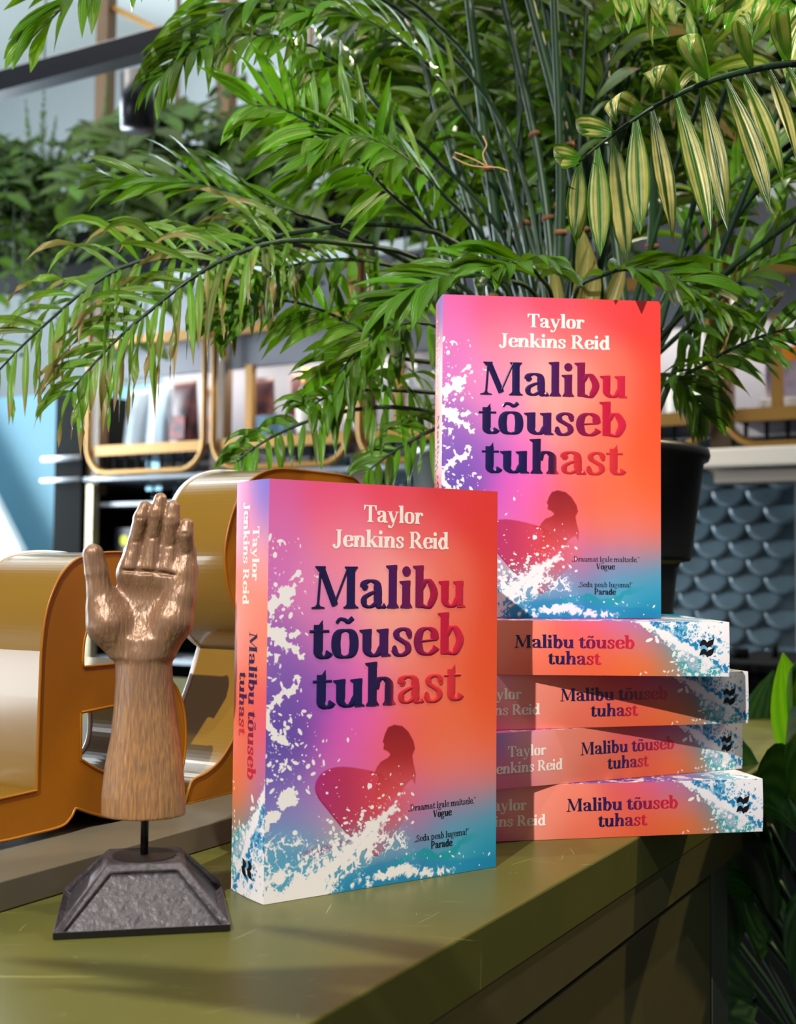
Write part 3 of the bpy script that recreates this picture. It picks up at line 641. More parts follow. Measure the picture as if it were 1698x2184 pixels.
# yellow letters: folded sheet metal, seen from behind
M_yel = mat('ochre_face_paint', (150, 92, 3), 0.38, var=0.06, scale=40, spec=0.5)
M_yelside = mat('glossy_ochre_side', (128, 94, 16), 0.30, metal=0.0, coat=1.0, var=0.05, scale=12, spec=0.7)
M_trim = mat('pale_back_edge', (226, 226, 222), 0.4)
RL = -0.506
def on_face(px, py, r=RL):
    P = at_plane(px, py, RA, r); return (UA.dot(P), P.z)
def letter(name_label, outline, holes, depth, cat='letter'):
    zf = 0.0150
    ol = [on_face(*p) for p in outline]; hs = [[on_face(*p) for p in h] for h in holes]
    zmin = min(p[1] for p in ol); ol = [(a, b - zmin + zf) for a, b in ol]; hs = [[(a, b - zmin + zf) for a, b in h] for h in hs]
    def dens(loop, n): return [tuple(p)[:2] for p in catmull([(a, b, 0) for a, b in loop] + [(loop[0][0], loop[0][1], 0)], n)][:-1]
    uc = sum(p[0] for p in ol) / len(ol)
    e = empty('metal_letter', W(uc, RL - depth / 2, zf), name_label, cat, 'large yellow metal letters')
    body = prism('letter_body', ol, hs, W(0, RL, 0), UA, ZA, -RA * depth, M_yel, e)
    me = body.data; me.materials.append(M_yelside); n = body.data.polygons
    ra = RA
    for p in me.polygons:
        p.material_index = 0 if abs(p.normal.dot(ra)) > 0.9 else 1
    me.polygons.foreach_set('use_smooth', [False] * len(me.polygons))
    # raised rim lip round the front face, and the pale edge at the back
    for nm, rr, m, w in (('front_rim', RL, M_yel, 0.0009), ('back_edge', RL - depth, M_trim, 0.0016)):
        v, f = [], []
        for loop in [ol] + hs:
            pts = [W(a, rr, b) - e.location for a, b in loop]; tube_geo(v, f, pts + [pts[0]], w, 6, False)
        link(nm, mesh_of(nm, v, f, [m], sm=True), e)
    return e
def spl(*segs):
    """segments: ('l', pts) straight corners, ('c', pts) smooth run"""
    out = []
    for k, pts in segs:
        if k == 'l': out += list(pts)
        else: out += [(p.x, p.y) for p in catmull([(a, b, 0) for a, b in pts], 6 * (len(pts) - 1))]
    res = [out[0]]
    for p in out[1:]:
        if abs(p[0] - res[-1][0]) + abs(p[1] - res[-1][1]) > 1.0: res.append(p)
    if abs(res[0][0] - res[-1][0]) + abs(res[0][1] - res[-1][1]) < 1.0: res.pop()
    return res
a_out = spl(('l', [(78, 1697)]), ('c', [(0, 1715), (-45, 1722), (-78, 1745), (-80, 1790), (-52, 1810), (0, 1806), (64, 1791), (128, 1774), (150, 1755), (160, 1735)]),
            ('c', [(165, 1735), (195, 1745), (235, 1754), (285, 1752), (330, 1738), (368, 1705), (390, 1645), (396, 1570), (388, 1505), (366, 1462), (330, 1440)]),
            ('c', [(318, 1418), (255, 1425), (178, 1433)]),
            ('c', [(176, 1420), (180, 1375), (194, 1330), (216, 1295), (246, 1274), (285, 1268), (318, 1290), (328, 1322)]),
            ('c', [(378, 1316), (376, 1270), (352, 1222), (310, 1196), (262, 1188), (212, 1190), (166, 1202), (132, 1234), (108, 1284), (95, 1336), (88, 1400)]), ('l', [(84, 1500), (80, 1620)]))
a_hole = spl(('l', [(172, 1530), (240, 1516)]), ('c', [(300, 1506), (335, 1520), (345, 1565), (335, 1620), (300, 1655), (255, 1666), (210, 1652), (172, 1630)]))
letter('lower yellow metal letter a directly behind the carved hand on the grey ledge', a_out, [a_hole], 0.060)
r_out = spl(('c', [(768, 1060), (767, 1024), (750, 1008)]), ('c', [(720, 1002), (650, 994), (592, 990), (552, 1002), (522, 1028), (500, 1072), (485, 1125), (479, 1175), (484, 1230), (497, 1280), (522, 1332), (560, 1374)]),
            ('c', [(540, 1450), (520, 1510), (500, 1560), (470, 1610), (440, 1637), (412, 1652), (403, 1672)]), ('l', [(398, 1702), (560, 1664)]),
            ('c', [(600, 1620), (630, 1550), (655, 1480)]), ('l', [(685, 1470), (685, 1632), (768, 1612)]))
r_hole = spl(('c', [(690, 1100), (640, 1096), (598, 1110), (572, 1160), (574, 1230), (600, 1290), (650, 1315), (690, 1318)]))
letter('taller yellow metal letter R turned backwards, behind the front paperback', r_out, [r_hole], 0.056)
# ------------------------------------------------------------------ carved hand on its stand
M_black = mat('black_iron', (14, 13, 13), 0.45)
M_base = mat('charcoal_stained_wood', (74, 68, 73), 0.40, rgb2=(52, 47, 51), scale=420, bump=0.5, bscale=260, spec=0.5)
def bronze():
    m = mat('bronze_painted_wood', (112, 82, 60), 0.30, metal=0.25, bump=0.5, bscale=520, stretch=(1, 1, 0.10), spec=0.7)
    nt = m.node_tree; b = nt.nodes['Principled BSDF']; tc = nt.nodes.new('ShaderNodeTexCoord')
    mp = nt.nodes.new('ShaderNodeMapping'); mp.inputs['Scale'].default_value = (1, 1, 0.06); nt.links.new(tc.outputs['Object'], mp.inputs['Vector'])
    n = nt.nodes.new('ShaderNodeTexNoise'); n.inputs['Scale'].default_value = 1500; n.inputs['Detail'].default_value = 7; nt.links.new(mp.outputs['Vector'], n.inputs['Vector'])
    sx = nt.nodes.new('ShaderNodeSeparateXYZ'); nt.links.new(tc.outputs['Object'], sx.inputs['Vector'])
    mr = nt.nodes.new('ShaderNodeMapRange'); mr.inputs['From Min'].default_value = 0.118; mr.inputs['From Max'].default_value = 0.085; mr.inputs['To Min'].default_value = -0.16; mr.inputs['To Max'].default_value = 0.02
    nt.links.new(sx.outputs['Z'], mr.inputs['Value'])
    ad = nt.nodes.new('ShaderNodeMath'); ad.operation = 'ADD'; nt.links.new(n.outputs['Fac'], ad.inputs[0]); nt.links.new(mr.outputs['Result'], ad.inputs[1])
    r = nt.nodes.new('ShaderNodeValToRGB'); r.color_ramp.elements[0].position = 0.36; r.color_ramp.elements[1].position = 0.70
    r.color_ramp.elements[0].color = (*lin((132, 100, 76)), 1); r.color_ramp.elements[1].color = (*lin((186, 134, 80)), 1)
    nt.links.new(ad.outputs[0], r.inputs['Fac']); nt.links.new(r.outputs['Color'], b.inputs['Base Color']); return m
M_bronze = bronze()
HC = Vector((-0.1205, 0.5942, 0.0002)); HY = math.radians(11.6)
hs = empty('hand_sculpture', HC, 'bronze painted wooden hand raised palm outwards on a black pyramid stand', 'sculpture', rotz=HY)
# pyramid base with sunk side panels
bm = bmesh.new(); S0, S1, ZB, ZT = 0.039, 0.0172, 0.0035, 0.0268
def sq(s, z): return [bm.verts.new((x * s, y * s, z)) for x, y in ((-1, -1), (1, -1), (1, 1), (-1, 1))]
a, b, c = sq(S0, 0), sq(S0, ZB), sq(S1, ZT)
bm.faces.new(a[::-1]); top = bm.faces.new(c); sides = []
for k in range(4):
    j = (k + 1) % 4; bm.faces.new((a[k], a[j], b[j], b[k])); sides.append(bm.faces.new((b[k], b[j], c[j], c[k])))
bmesh.ops.recalc_face_normals(bm, faces=bm.faces[:])
res = bmesh.ops.inset_individual(bm, faces=sides, thickness=0.0042, depth=0.0)
for f in sides:
    nrm = f.normal.copy()
    lo = sorted(f.verts, key=lambda v: v.co.z)[:2]
    for v in lo: v.co.z -= 0.0026
ext = bmesh.ops.inset_individual(bm, faces=sides, thickness=0.0006, depth=-0.0020)
bevel_all(bm, 0.0004, 1)
so = link('stand_base', bm_mesh('stand_base', bm, [M_base, M_black]), hs)
for p in so.data.polygons:
    if abs(p.normal.z) < .2 and p.center.z < ZB: p.material_index = 1
link('oval_recess', lathe_mesh('oval_recess', [(0.0001, ZT), (0.0150, ZT), (0.0150, ZT + 0.0006), (0.0001, ZT + 0.0006)], mat('dark_brown_disc', (38, 30, 27), 0.5), 32, False), hs)
link('post', lathe_mesh('post', [(0.0019, ZT), (0.0019, 0.060)], M_black, 16), hs)
# the hand itself: one continuous surface
def hx(px, py):      # photo-plane metres about the post axis
    P = at_y(px, py, HC.y); return (P.x - HC.x - 0.0003, P.z)
def zt(x, y): return (160 + .2198 * x, 1020 + .2198 * y)
def zl(x, y): return (.3206 * x, 1150 + .3206 * y)
def zl3(p, y): a, z = hx(*zl(*p)); return np.array((a, y, z))
def zt3(p, y): a, z = hx(*zt(*p)); return np.array((a, y, z))
VX = 0.00078
gx = np.arange(-.034, .034, VX); gy = np.arange(-.024, .022, VX); gz = np.arange(.038, .206, VX)
GX, GY, GZ = np.meshgrid(gx, gy, gz, indexing='ij')
def d_cap(p, q, r0, r1, fy=1.0):
    d = q - p; L2 = float(d @ d); t = np.clip(((GX - p[0]) * d[0] + (GY - p[1]) * d[1] + (GZ - p[2]) * d[2]) / L2, 0, 1)
    return np.sqrt((GX - p[0] - d[0] * t) ** 2 + ((GY - p[1] - d[1] * t) * fy) ** 2 + (GZ - p[2] - d[2] * t) ** 2) - (r0 + (r1 - r0) * t)
def smin(a, b, k):
    h = np.clip(0.5 + 0.5 * (b - a) / k, 0, 1); return b * (1 - h) + a * h - k * h * (1 - h)
def smax(a, b, k): return -smin(-a, -b, k)
def d_loft(secs, pw=2.0):
    z = np.array([s[2] for s in secs]); o = np.argsort(z); f = lambda i: np.interp(GZ, z[o], np.array([s[i] for s in secs])[o])
    xc, yc, rx, ry = f(0), f(1), f(3), f(4)
    e = (np.abs((GX - xc) / rx) ** pw + np.abs((GY - yc) / ry) ** pw) ** (1 / pw)
    d = (e - 1) * np.minimum(rx, ry)
    return np.maximum(d, np.maximum(GZ - z.max(), z.min() - GZ))
def sec(yz, xl, xr, ry, yc=0.0):
    (a, z), (b, _) = hx(*zl(xl, yz)), hx(*zl(xr, yz)); return ((a + b) / 2, yc, z, (b - a) / 2, ry)
arm = d_loft([sec(1832, 680, 1238, .0165), sec(1700, 684, 1236, .0163), sec(1500, 706, 1220, .0152), sec(1300, 746, 1194, .0140), sec(1100, 766, 1168, .0131), sec(950, 776, 1153, .0124), sec(820, 774, 1148, .0118), sec(740, 764, 1152, .0112), sec(660, 735, 1172, .0106, .0005), sec(600, 745, 1160, .0060, .001), sec(560, 850, 1080, .0030, .001)])
palm_ = d_loft([sec(760, 775, 1146, .0100), sec(680, 738, 1166, .0098, .0010), sec(600, 705, 1190, .0092, .0018), sec(500, 705, 1214, .0082, .0028), sec(400, 735, 1236, .0074, .0034), sec(300, 790, 1256, .0068, .0036), sec(200, 808, 1274, .0062, .0034), sec(120, 818, 1286, .0056, .0028), sec(60, 826, 1288, .0050, .0024)], 2.6)
D = smin(arm, palm_, .006)
for p, q, r0, r1, k in (
    (zl3((800, 655), -.0022), zl3((742, 560), -.0050), .0082, .0092, .006), (zl3((742, 560), -.0050), zl3((708, 450), -.0048), .0092, .0074, .006),
    (zl3((1085, 650), -.0022), zl3((1165, 545), -.0036), .0080, .0078, .006), (zl3((1165, 545), -.0036), zl3((1214, 380), -.0022), .0078, .0058, .006), (zl3((1214, 380), -.0022), zl3((1240, 215), -.0006), .0058, .0052, .005),
    (zl3((875, 235), .0000), zl3((1180, 262), .0000), .0054, .0052, .006)):
    D = smin(D, d_cap(p, q, r0, r1), k)
th = smin(d_cap(zl3((708, 455), -.0048), zl3((686, 352), -.0052), .0074, .0060), d_cap(zl3((686, 352), -.0052), zl3((668, 222), -.0062), .0062, .0054), .0012)
th = smin(th, d_cap(zl3((668, 222), -.0060), zl3((648, 103), -.0070), .0056, .0050), .0010)
D = smin(D, th, .0030)
W2 = .2198 / 4384 / 2
fingers = None; grooves = []
for base, pip, dip, tip, w in (
    ((548, 880), (604, 622), (668, 395), (700, 228), (178, 156, 140, 118)), ((738, 890), (776, 588), (822, 352), (850, 150), (182, 164, 146, 118)),
    ((908, 905), (938, 660), (962, 425), (974, 220), (180, 164, 144, 120)), ((1066, 930), (1092, 740), (1094, 548), (1108, 396), (166, 150, 134, 112))):
    B, A1, A2 = zt3(base, -.0018), zt3(pip, .0000), zt3(dip, -.0042); A3 = zt3((tip[0], tip[1] + w[3] * .5), -.0036)
    r = [x * W2 * 1.07 for x in w]
    fd = smin(d_cap(B, A1, r[0], r[1]), d_cap(A1, A2, r[1], r[2]), .0012); fd = smin(fd, d_cap(A2, A3, r[2], r[3]), .0012)
    for c, rr in ((A1, r[1]), (A2, r[2])):
        g = c + np.array((0, -rr * 1.02, 0)); fd = smax(fd, -d_cap(g + np.array((-rr, 0, 0)), g + np.array((rr, 0, 0)), .0005, .0005), .0008)
    fingers = fd if fingers is None else smin(fingers, fd, .0007)
    grooves.append((B, r[0]))
D = smin(D, fingers, .0022)
for (B, r0), (B2, r2) in zip(grooves, grooves[1:]):
    a, b = B + np.array((0, -r0 * .78, -.0010)), B2 + np.array((0, -r2 * .78, -.0010)); D = smax(D, -d_cap(a - np.array((r0 * .7, 0, 0)), b, .0008, .0008), .0012)
# surface nets: one vertex per cell the surface crosses
ins = D < 0; nxg, nyg, nzg = D.shape
cells = np.zeros((nxg - 1, nyg - 1, nzg - 1), int); 
for i in (0, 1):
    for j in (0, 1):
        for k in (0, 1): cells += ins[i:nxg - 1 + i, j:nyg - 1 + j, k:nzg - 1 + k]
act = (cells > 0) & (cells < 8); cid = -np.ones(act.shape, int); cid[act] = np.arange(act.sum())
ci = np.argwhere(act); acc = np.zeros((len(ci), 3)); cnt = np.zeros(len(ci))
cor = [(i, j, k) for i in (0, 1) for j in (0, 1) for k in (0, 1)]
for a in cor:
    for ax in range(3):
        if a[ax]: continue
        b = list(a); b[ax] = 1; b = tuple(b)
        va = D[ci[:, 0] + a[0], ci[:, 1] + a[1], ci[:, 2] + a[2]]; vb = D[ci[:, 0] + b[0], ci[:, 1] + b[1], ci[:, 2] + b[2]]
        x = (va < 0) != (vb < 0); t = np.where(x, va / np.where(x, va - vb, 1), 0)
        p = ci + np.array(a, float); p[:, ax] += t; acc[x] += p[x]; cnt[x] += 1
pos = acc / cnt[:, None] * VX + np.array((gx[0], gy[0], gz[0]))
quads = []
for ax in range(3):
    o1, o2 = [(1, 2), (2, 0), (0, 1)][ax]
    sl = [slice(None)] * 3; sh = [slice(None)] * 3; sl[ax] = slice(0, -1); sh[ax] = slice(1, None)
    ch = ins[tuple(sl)] != ins[tuple(sh)]; e = np.argwhere(ch); e = e[(e[:, o1] > 0) & (e[:, o2] > 0)]
    flip = ins[e[:, 0], e[:, 1], e[:, 2]]
    def cell_at(da, db):
        q = e.copy(); q[:, o1] -= da; q[:, o2] -= db; return cid[q[:, 0], q[:, 1], q[:, 2]]
    Q = np.stack([cell_at(1, 1), cell_at(0, 1), cell_at(0, 0), cell_at(1, 0)], 1); Q[~flip] = Q[~flip][:, ::-1]; quads.append(Q)
hm = bpy.data.meshes.new('carved_hand'); hm.from_pydata(pos.tolist(), [], np.vstack(quads).tolist()); hm.update()
tmp = link('tmp', hm); ms = tmp.modifiers.new('s', 'SMOOTH'); ms.factor = 0.5; ms.iterations = 2
dg = bpy.context.evaluated_depsgraph_get(); hm2 = bpy.data.meshes.new_from_object(tmp.evaluated_get(dg)); bpy.data.objects.remove(tmp); hm2.name = 'carved_hand'
hm2.materials.clear(); hm2.materials.append(M_bronze); smooth(hm2)
ho = link('carved_hand', hm2, hs); ho.rotation_euler = (0, 0, -HY)
# ------------------------------------------------------------------ plants
def leaf_mat(name, dark, light, yellow, trans=0.35, rough=0.36):
    """leaf attributes: x random tint, y dryness, z pale-stripe strength; uv: x along the leaflet, y across"""
    m = bpy.data.materials.new(name); m.use_nodes = True; nt = m.node_tree; N = nt.nodes; L = nt.links
    b = N['Principled BSDF']; out = N['Material Output']
    at = N.new('ShaderNodeAttribute'); at.attribute_name = 'leaf'; sp = N.new('ShaderNodeSeparateXYZ'); L.new(at.outputs['Vector'], sp.inputs[0])
    uv = N.new('ShaderNodeUVMap'); uv.uv_map = 'uv'; su = N.new('ShaderNodeSeparateXYZ'); L.new(uv.outputs['UV'], su.inputs[0])
    tc = N.new('ShaderNodeTexCoord'); nz = N.new('ShaderNodeTexNoise'); nz.inputs['Scale'].default_value = 60; nz.inputs['Detail'].default_value = 4; L.new(tc.outputs['Object'], nz.inputs['Vector'])
    def math_(op, a, bb=None, cl=False):
        n = N.new('ShaderNodeMath'); n.operation = op; n.use_clamp = cl
        for i, x in enumerate((a, bb)):
            if x is None: continue
            if isinstance(x, (int, float)): n.inputs[i].default_value = x
            else: L.new(x, n.inputs[i])
        return n.outputs[0]
    def mix(f, c1, c2):
        n = N.new('ShaderNodeMixRGB')
        if isinstance(f, float): n.inputs[0].default_value = f
        else: L.new(f, n.inputs[0])
        for i, x in ((1, c1), (2, c2)):
            if isinstance(x, tuple): n.inputs[i].default_value = (*lin(x), 1)
            else: L.new(x, n.inputs[i])
        return n.outputs[0]
    base = mix(sp.outputs[0], dark, light)
    vein = math_('SINE', math_('MULTIPLY', su.outputs[1], 37.0)); base = mix(math_('MULTIPLY', math_('MULTIPLY', math_('ADD', vein, 1.0), 0.10), math_('SUBTRACT', 1.0, sp.outputs[2], True)), base, yellow)
    band = math_('SINE', math_('MULTIPLY', su.outputs[1], 6.283)); band = math_('MULTIPLY', math_('SUBTRACT', math_('ABSOLUTE', band), 0.42, True), 3.0, True)
    mid = math_('MULTIPLY', math_('SUBTRACT', 1.0, math_('ABSOLUTE', math_('MULTIPLY', math_('SUBTRACT', su.outputs[0], 0.52), 2.6)), True), 2.0, True)
    pale = math_('MULTIPLY', math_('MULTIPLY', band, mid), sp.outputs[2], True)
    pale = math_('MULTIPLY', pale, math_('ADD', math_('MULTIPLY', nz.outputs['Fac'], 1.4), 0.1), True)
    base = mix(pale, base, (216, 202, 120))
    dr = math_('MULTIPLY', math_('SUBTRACT', math_('ADD', math_('ADD', su.outputs[0], math_('MULTIPLY', sp.outputs[1], 1.3)), math_('MULTIPLY', nz.outputs['Fac'], 0.8)), 1.62), 5.0, True)
    base = mix(dr, base, (128, 92, 60))
    pre = math_('MULTIPLY', math_('SUBTRACT', sp.outputs[1], 0.25, True), 0.6, True); base = mix(pre, base, (132, 150, 78))
    L.new(base, b.inputs['Base Color']); b.inputs['Roughness'].default_value = rough; b.inputs['Specular IOR Level'].default_value = 0.42
    tr = N.new('ShaderNodeBsdfTranslucent'); L.new(mix(0.22, base, yellow), tr.inputs['Color'])
    ms = N.new('ShaderNodeMixShader'); ms.inputs[0].default_value = trans; L.new(b.outputs[0], ms.inputs[1]); L.new(tr.outputs[0], ms.inputs[2]); L.new(ms.outputs[0], out.inputs['Surface'])
    bp = N.new('ShaderNodeBump'); bp.inputs['Strength'].default_value = 0.25; bp.inputs['Distance'].default_value = 0.001; L.new(vein, bp.inputs['Height']); L.new(bp.outputs['Normal'], b.inputs['Normal'])
    return m
M_leaf = leaf_mat('palm_leaf', (6, 40, 6), (60, 128, 10), (156, 188, 20), 0.32)
M_fern = leaf_mat('fern_leaf', (5, 22, 6), (42, 88, 12), (120, 150, 30), 0.25, 0.6)
M_broad = leaf_mat('broad_leaf', (10, 38, 16), (22, 72, 24), (90, 140, 40), 0.15, 0.28)
M_stem = mat('palm_cane', (34, 66, 30), 0.42, rgb2=(14, 36, 24), scale=14, stretch=(1, 1, .3))
M_stemy = mat('yellow_petiole', (122, 128, 52), 0.45, var=0.3, scale=20)
M_brown = mat('dry_sheath', (122, 80, 48), 0.7, var=0.4, scale=30)
DOWN = Vector((0, 0, -1))
class Leaves:
    def __init__(s): s.v = []; s.f = []; s.uv = []; s.at = []; s.mi = []
    def add_tube(s, pts, rad, mi, sides=6):
        n0 = len(s.v); f0 = len(s.f); tube_geo(s.v, s.f, pts, rad, sides)
        k = len(s.v) - n0; s.uv += [(0.2, 0.5)] * k; s.at += [(0.3, 0, 0)] * k; s.mi += [mi] * (len(s.f) - f0)
    def leaf(s, pos, d, nrm, L, Wd, droop, at, K=8, curl=0.0, fold=0.16, peak=0.45, twist=0.0, mi=0):
        d = d.normalized(); n0 = len(s.v); p = pos.copy(); nrm = nrm.normalized()
        for i in range(K + 1):
            t = i / K
            w = Wd * 0.5 * max(0.0, (math.sin(math.pi * min(1, (t * 0.97 + 0.03) ** (math.log(0.5) / math.log(peak))))) ** 0.85)
            if i == 0: w = Wd * 0.10
            if i == K: w = Wd * 0.012
            side = d.cross(nrm)
            if side.length < 1e-5: side = d.orthogonal()
            side.normalize(); nn = side.cross(d).normalized()
            if twist: side = (Matrix.Rotation(twist * t, 3, d) @ side); nn = side.cross(d).normalized()
            s.v += [p - side * w + nn * (w * fold), p - side * w * .5 - nn * (w * fold * .2), p - nn * (w * fold), p + side * w * .5 - nn * (w * fold * .2), p + side * w + nn * (w * fold)]
            s.uv += [(t, 0.0), (t, .25), (t, .5), (t, .75), (t, 1.0)]; s.at += [at] * 5
            if i < K:
                p = p + d * (L / K); d = (d + DOWN * (droop * (0.4 + 1.6 * t) / K) + nn * (curl * (0.2 + 2 * t) / K)).normalized(); nrm = nn
        for i in range(K):
            for j in range(4):
                a = n0 + i * 5 + j; s.f.append((a, a + 5, a + 6, a + 1)); s.mi.append(mi)
    def build(s, name, mats, parent=None):
        base = parent.matrix_world.translation if parent is not None else Vector((0, 0, 0))
        base = parent.location if parent is not None else base
        me = mesh_of(name, [Vector(p) - base for p in s.v], s.f, mats, s.mi, True)
        uvl = me.uv_layers.new(name='uv'); vi = np.empty(len(me.loops), np.int32); me.loops.foreach_get('vertex_index', vi)
        uvl.data.foreach_set('uv', np.array(s.uv, np.float32)[vi].ravel())
        a = me.attributes.new('leaf', 'FLOAT_VECTOR', 'POINT'); a.data.foreach_set('vector', np.array(s.at, np.float32).ravel())
        return link(name, me, parent)
def frond(parent, pts, n, L, Wd, alpha=55, N=(0, -.5, .85), droop=.6, dry=0.0, stripe=0.0, t0=0.35, rad=(.0027, .0008), tint=.5, name='frond', mats=None, sides=(1, -1), curl=0.0, jit=.12, sweep=.35, prof='palm', lift=0.15, rnd=None, peak=.45, sp=.3, tw=.35):
    rnd = rnd or random
    P = catmull(pts, 60); lv = Leaves(); K = len(P) - 1
    rr = [rad[0] + (rad[1] - rad[0]) * i / K for i in range(K + 1)]
    lv.add_tube(P[::2], rr[::2], 1)
    N = Vector(N).normalized()
    for i in range(n):
        u = i / max(1, n - 1); t = t0 + (1 - t0) * u
        for sg in sides:
            tt = min(0.999, max(0, t + rnd.uniform(-sp, sp) / n + (0.5 / n if sg < 0 else 0))); x = tt * K; k = int(x)
            p = P[k].lerp(P[k + 1], x - k); T = (P[min(k + 1, K)] - P[max(k - 1, 0)]).normalized()
            S = T.cross(N); S.normalize(); Nn = S.cross(T).normalized()
            al = math.radians(alpha * (1 - sweep * u) + rnd.gauss(0, 5 if sp > .2 else 2.5))
            d = T * math.cos(al) + S * (sg * math.sin(al)) + Nn * (lift + rnd.gauss(0, jit))
            if prof == 'palm': ll = L * (0.62 + 0.38 * math.sin(math.pi * min(1, .25 + u * .6))) * (1.0 - .30 * u ** 3)
            else: ll = L * (1 - u ** 1.4 * .92) * (.7 + .3 * min(1, u * 5))
            ll *= rnd.uniform(.86, 1.1)
            dd = max(0, min(1, dry + rnd.gauss(0, .20))) if dry else (rnd.uniform(.0, .25) if rnd.random() < .12 else 0)
            at = (max(0, min(1, tint + rnd.gauss(0, .22))), dd, max(0, stripe * rnd.uniform(.6, 1.1)))
            lv.leaf(p, d, Nn, ll, Wd * rnd.uniform(.85, 1.1), droop * rnd.uniform(.6, 1.4), at, curl=curl * rnd.uniform(.4, 1.5), twist=rnd.gauss(0, tw), peak=peak)
    return lv.build(name, mats or [M_leaf, M_stem], parent)
def P(*l): return [at_y(*q) for q in l]

POT = Vector((0.142, 1.10, 0.0))
M_pot = mat('black_plastic_pot', (20, 20, 22), 0.38, bump=0.02, bscale=40, spec=0.5)
M_soil = mat('potting_soil', (44, 32, 24), 0.95, var=0.5, scale=90, bump=0.8, bscale=140)
palm = empty('potted_palm', POT + Vector((0, 0, .0003)), 'large areca palm with striped fronds in a black plastic pot behind the books', 'plant')
link('pot', lathe_mesh('pot', [(.0001, .0), (.088, 0), (.089, .004), (.1035, .118), (.1045, .120), (.1035, .124), (.1045, .1285), (.1035, .133), (.107, .166), (.108, .170), (.110, .1745), (.1185, .176), (.1195, .180), (.1305, .263), (.1345, .264), (.136, .268), (.135, .273), (.131, .2745), (.1285, .272), (.127, .245), (.0001, .240)], M_pot, 64), palm)
link('soil', lathe_mesh('soil', [(.0001, .246), (.06, .250), (.126, .246), (.126, .241), (.0001, .2405)], M_soil, 40), palm)
# upright canes
rs = random.Random(3)
cane_px = [(1000, 0, 1.10), (1060, -60, 1.16), (1115, -60, 1.06), (1150, -80, 1.10), (1180, -60, 1.02), (1195, -40, 1.14), (1240, -60, 1.2), (1290, -40, 1.12), (1020, 250, 1.2), (1330, 120, 1.18), (960, 300, 1.12), (1400, 250, 1.1)]
for k, (px, py, yy) in enumerate(cane_px):
    g = rs.uniform(0, 6.28); r = rs.uniform(.02, .085)
    b0 = POT + Vector((r * math.cos(g) + (px - 1180) * .00008, r * math.sin(g), .24))
    tp = at_y(px, py, yy); mid = b0.lerp(tp, .5) + Vector((rs.uniform(-.02, .02), rs.uniform(-.02, .02), .02))
    rad = rs.uniform(.0045, .0075)
    lv = Leaves(); Q = catmull([b0, mid, tp], 24); lv.add_tube(Q, [rad * (1 - .35 * i / 24) for i in range(25)], 0, 10)
    # sheath ring marks where old leaves were shed
    for q in (6, 11, 15): 
        d = (Q[q + 1] - Q[q]).normalized(); lv.add_tube([Q[q], Q[q] + d * .004], [rad * 1.18, rad * 1.05], 1, 10)
    lv.build('cane', [M_stem, M_brown], palm)
def dry_sheath(px0, py0, px1, py1, y, w):
    lv = Leaves(); a, b = at_y(px0, py0, y), at_y(px1, py1, y); lv.leaf(a, b - a, Vector((0, -1, 0.2)), (b - a).length, w, .2, (.4, 1.0, 0), fold=.5); lv.build('dry_sheath', [M_leaf], palm)
for q in ((1230, 700, 1255, 520, 1.0, .016), (1260, 690, 1240, 480, 1.02, .02), (1290, 680, 1330, 560, 1.01, .014), (1190, 690, 1180, 560, 1.0, .012), (1245, 680, 1270, 560, .98, .018)): dry_sheath(*q)
CAM = (0, -1, .12)
